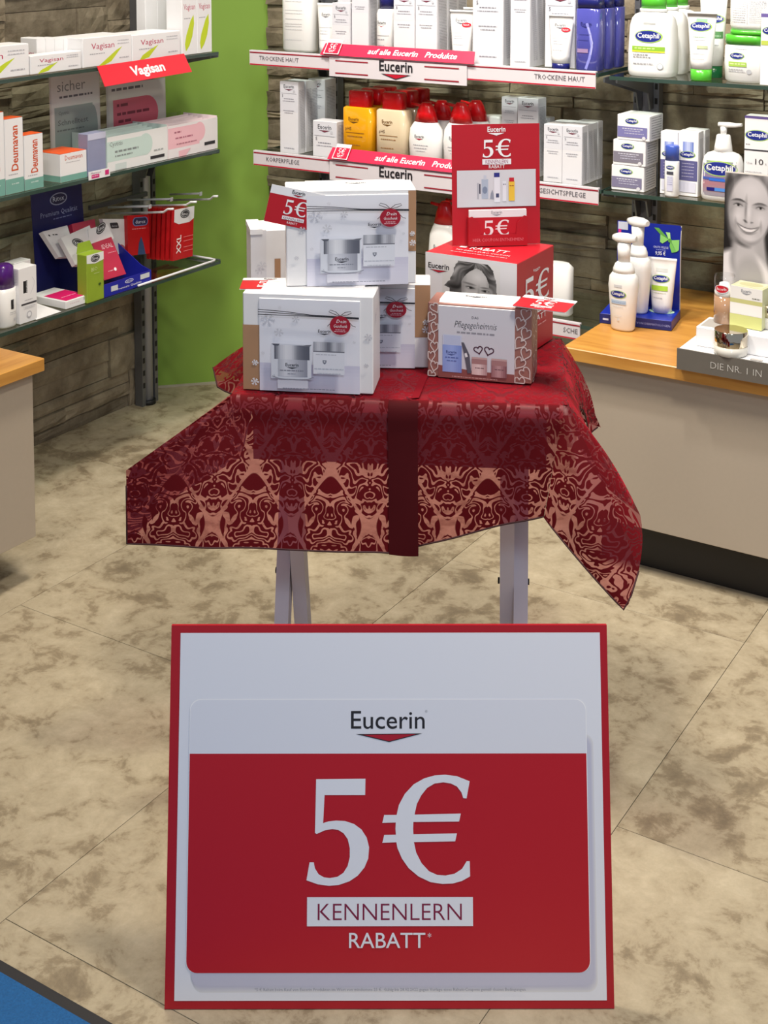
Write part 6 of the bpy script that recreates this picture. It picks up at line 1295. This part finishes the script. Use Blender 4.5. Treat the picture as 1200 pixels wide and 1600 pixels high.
def sjar(label, xc, yb, wpx, ylid, ytop):
    b = UZ(xc, yb, zt3); k = UY(xc + 1, yb, b.y).x - UY(xc, yb, b.y).x; r = wpx * k / 2; hl = UY(xc, ylid, b.y).z - zt3; ht2 = UY(xc, ytop, b.y).z - zt3
    mb = MB(); mb.loft([(0, 0, 0, r * .93, r * .93, 2), (0, 0, .002, r, r, 2), (0, 0, hl, r, r, 2)], 32); t = thing('glass_jar', label, 'jar', (b.x, b.y + r, zt3), 0, 'glass jars with silver lids', mb, mat('frosted_glass', (216, 214, 206), .12, var=.02))
    mb = MB(); mb.loft([(0, 0, hl, r * .97, r * .97, 2), (0, 0, hl + .001, r * .98, r * .98, 2), (0, 0, ht2 - .001, r * .98, r * .98, 2), (0, 0, ht2, r * .95, r * .95, 2)], 36); part('lid', mb, M_CHR, t, 'mirror silver lid'); return r
sjar('glass jar with silver lid at the front of the white product tray', 1133, 559, 52, 545, 521)
mb = MB(); pp = UZ(1172, 562, zt3); mb.box(0, .022, 0, .008, 0, .001); thing('small_plate', 'tiny grey nameplate beside the silver-lidded jar', 'plate', (pp.x, pp.y, zt3), 0, None, mb, MC['grey_inset'])
zr = zt3 + rh + .0012
# foundation bottle under a clear cap
b = UZ(1125, 507, zr); k = UY(1126, 500, b.y + .012).x - UY(1125, 500, b.y + .012).x; r = 15.5 * k
b.y += .004
t = thing('foundation_bottle', 'foundation bottle under a clear cap with red oval sticker on the riser', 'bottle', (b.x, b.y + r, zr), 0)
mb = MB(); mb.loft([(0, 0, 0, r, r, 2), (0, 0, .052, r, r, 2)], 28); part('glass_base', mb, mat('tan_glass', (176, 138, 108), .1, var=.1, scale=20, coat=.6), t, 'tan make-up behind glass')
mb = MB(); mb.loft([(0, 0, .052, r * .97, r * .97, 2), (0, 0, .062, r * .97, r * .97, 2), (0, 0, .064, r * .6, r * .6, 2), (0, 0, .076, r * .5, r * .5, 2), (0, 0, .078, r * .2, r * .2, 2)], 24); part('pump', mb, M_PLAST, t)
mb = MB(); mb.loft([(0, 0, .063, r, r, 2), (0, 0, .092, r, r, 2), (0, 0, .0925, r * .96, r * .96, 2)], 28); part('clear_cap', mb, M_CLEAR, t)
A = Art(0, 0, 40, 26, r * 1.5, r); A.ell(20, 13, 19, 11, WHITE, 22); A.ell(20, 13, 17, 9.4, (200, 28, 46), 22); A.text('Eucerin', 20, 16, 7, WHITE, width=26, res=1); A.build('sticker', t, (-r * .75, 0, .058), warp=lambda u, v: sqrt(max(0, r * r - (u - r * .75) ** 2)) + .0004)
# gift cartons in pale green on the riser
b = UZ(1137, 510, zr); b.y += .012; w_ = .064
t = thing('cosmetic_carton', 'pale green and white cosmetic carton standing on the riser', 'carton', (b.x, b.y, zr), -.1, None)
mb = MB(); mb.box(0, w_, 0, .045, 0, .078, .001); part('carton_body', mb, mat('pale_green_card', (212, 214, 168), .35, var=.03), t)
A = Art(0, 0, 64, 78, w_, .078); A.rect(0, 0, 64, 24, (232, 230, 228)); A.rect(0, 32, 64, 54, (238, 236, 234)); A.rect(0, 24, 64, 32, (196, 194, 132)); A.logo(32, 10, 20, GREY, tri=GREY); A.fine(44, 60, 20, 1.6, (120, 120, 110)); A.rect(0, 54, 64, 78, (206, 210, 136)); A.build('front_print', t, (0, 0, 0))
A = Art(0, 0, 60, 45, w_, .045); A.rect(3, 3, 57, 42, (206, 204, 172)); A.ell(30, 22, 22, 14, (186, 184, 140)); A.build('top_print', t, (0, 0, .078), (1, 0, 0), (0, 1, 0))
b = UZ(1192, 514, zr)
mb = MB(); r = .019; mb.loft([(0, 0, 0, r * .95, r * .95, 2), (0, 0, .002, r, r, 2), (0, 0, .022, r, r, 2)], 28); t = thing('glass_jar', 'glass jar with silver lid on the riser at the right photo edge', 'jar', (b.x + .008, b.y + r, zr), 0, 'glass jars with silver lids', mb, MC['frosted_glass'])
mb = MB(); mb.loft([(0, 0, .022, r * 1.02, r * 1.02, 2), (0, 0, .045, r * 1.02, r * 1.02, 2)], 32); part('lid', mb, M_CHR, t, 'mirror silver lid')
# portrait poster
Yp = f0.y + .125; xl = UY(1130, 430, Yp).x; zb = HC + .06; ztp = UY(1137, 268, Yp).z; wp = .235
xt = UY(1137, 268, Yp).x
PO = thing('portrait_poster', 'black and white portrait poster of a smiling person with long dark hair', 'poster', (xl, Yp, zt3 + .0008), 0)
hp = ztp - (zt3 + .0008); mb = MB(); mb.box(0, wp, 0, .004, 0, hp); part('poster_board', mb, mat('pale_board', (206, 196, 188), .5), PO)
kx = wp / (UY(1230, 430, Yp).x - UY(1130, 430, Yp).x) * 100
X0, X1 = 1135, 1135 + kx; Y0, Y1 = 266, 266 + hp / ((UY(1160, 300, Yp).z - UY(1160, 400, Yp).z) / 100)
def face(x, y):
    # photo pixels; the head leans a little to the left
    t = 178 - (y - 268) * .08 + 10 * noise.noise(Vector((x * .03, y * .03, 0)))
    def mixb(t, tone_, *b): k = blob(x, y, *b); return t * (1 - k) + tone_ * k
    hz = 26 * noise.noise(Vector((x * .16 + y * .02, y * .03, 5)))
    t = mixb(t, 84 + hz, 1172, 312, 42, 52, 0, .12)
    t = mixb(t, 30 + hz * .6, 1139, 330, 9, 62, .05, .25)
    t = mixb(t, 28 + hz * .6, 1146, 378, 17, 34, -.35, .2)
    t = mixb(t, 34 + hz * .6, 1212, 350, 14, 70, -.05, .2)
    if y > 384: t = mixb(t, 224, 1160, 470, 62, 86, 0, .06)      # white collar
    t = mixb(t, 150, 1161, 394, 15, 34, .12, .25); t = mixb(t, 186, 1170, 400, 18, 40, -.1, .25)
    t = mixb(t, 168, 1176, 440, 24, 44, 0, .15); t = mixb(t, 92, 1160, 372, 16, 6, .45, .4)
    def arc(t, tone_, cx, cy, rx, ry, k, soft=.35, a=0):
        dx = x - cx; q = blob(x, y + k * dx * dx + a * dx, cx, cy, rx, ry, 0, soft); return t * (1 - q) + tone_ * q
    t = mixb(t, 188, 1175, 323, 33, 53, .02, .07)               # face
    t = mixb(t, 150, 1147, 335, 6, 36, -.10, .8); t = mixb(t, 205, 1178, 292, 22, 16, 0, .7)
    t = mixb(t, 208, 1157, 334, 8, 9, .2, .8); t = mixb(t, 206, 1192, 336, 8, 9, 0, .8); t = mixb(t, 204, 1175, 367, 10, 6, 0, .7)
    t = arc(t, 70, 1158, 308, 10.5, 1.9, -.022, .4, -.10); t = arc(t, 74, 1191, 311.5, 9.5, 1.8, -.018, .4, .02)     # brows
    t = mixb(t, 140, 1156.5, 314, 8, 4, .1, .8); t = mixb(t, 142, 1191, 316, 8, 4, 0, .8)
    t = arc(t, 52, 1156.5, 315, 6.5, 1.5, -.030, .4, -.05); t = arc(t, 56, 1191.5, 317, 6, 1.4, -.030, .4, 0)
    t = mixb(t, 200, 1156.5, 316.6, 5.0, 1.5, .05, .4); t = mixb(t, 198, 1191.5, 318.4, 4.6, 1.4, 0, .4)
    t = mixb(t, 34, 1157, 316.2, 2.2, 2.0, 0, .3); t = mixb(t, 34, 1192, 318, 2.1, 1.9, 0, .3)
    t = mixb(t, 138, 1169, 322, 1.8, 15, .03, .8); t = mixb(t, 212, 1174, 328, 2.6, 12, .02, .8); t = mixb(t, 90, 1168.5, 340.5, 3.4, 1.6, .6, .5); t = mixb(t, 110, 1178.5, 341.8, 2.2, 1.2, -.2, .6)
    t = arc(t, 96, 1172.5, 354.5, 17.5, 3.9, .026, .22, -.10); t = arc(t, 228, 1172.5, 354.6, 14, 2.3, .026, .22, -.10); t = arc(t, 132, 1173, 359.2, 10, 1.9, .022, .6, -.08)
    t = arc(t, 158, 1153, 345, 1.6, 7, 0, .8, 0); t = arc(t, 160, 1193, 347, 1.6, 7, 0, .8, 0)
    t = arc(t, 150, 1176, 375, 20, 3, .03, .8, 0)
    t = max(18, min(236, t)); return (t, t * .975, t * .985)
A = Art(X0, Y0, X1, Y1, wp, hp); A.grid(X0, Y0, X1, Y1, 130, 210, face); A.rect(X0, Y0, X1, Y0 + 1.5, (226, 220, 214)); A.build('portrait_print', PO, (0, -.0001, 0))
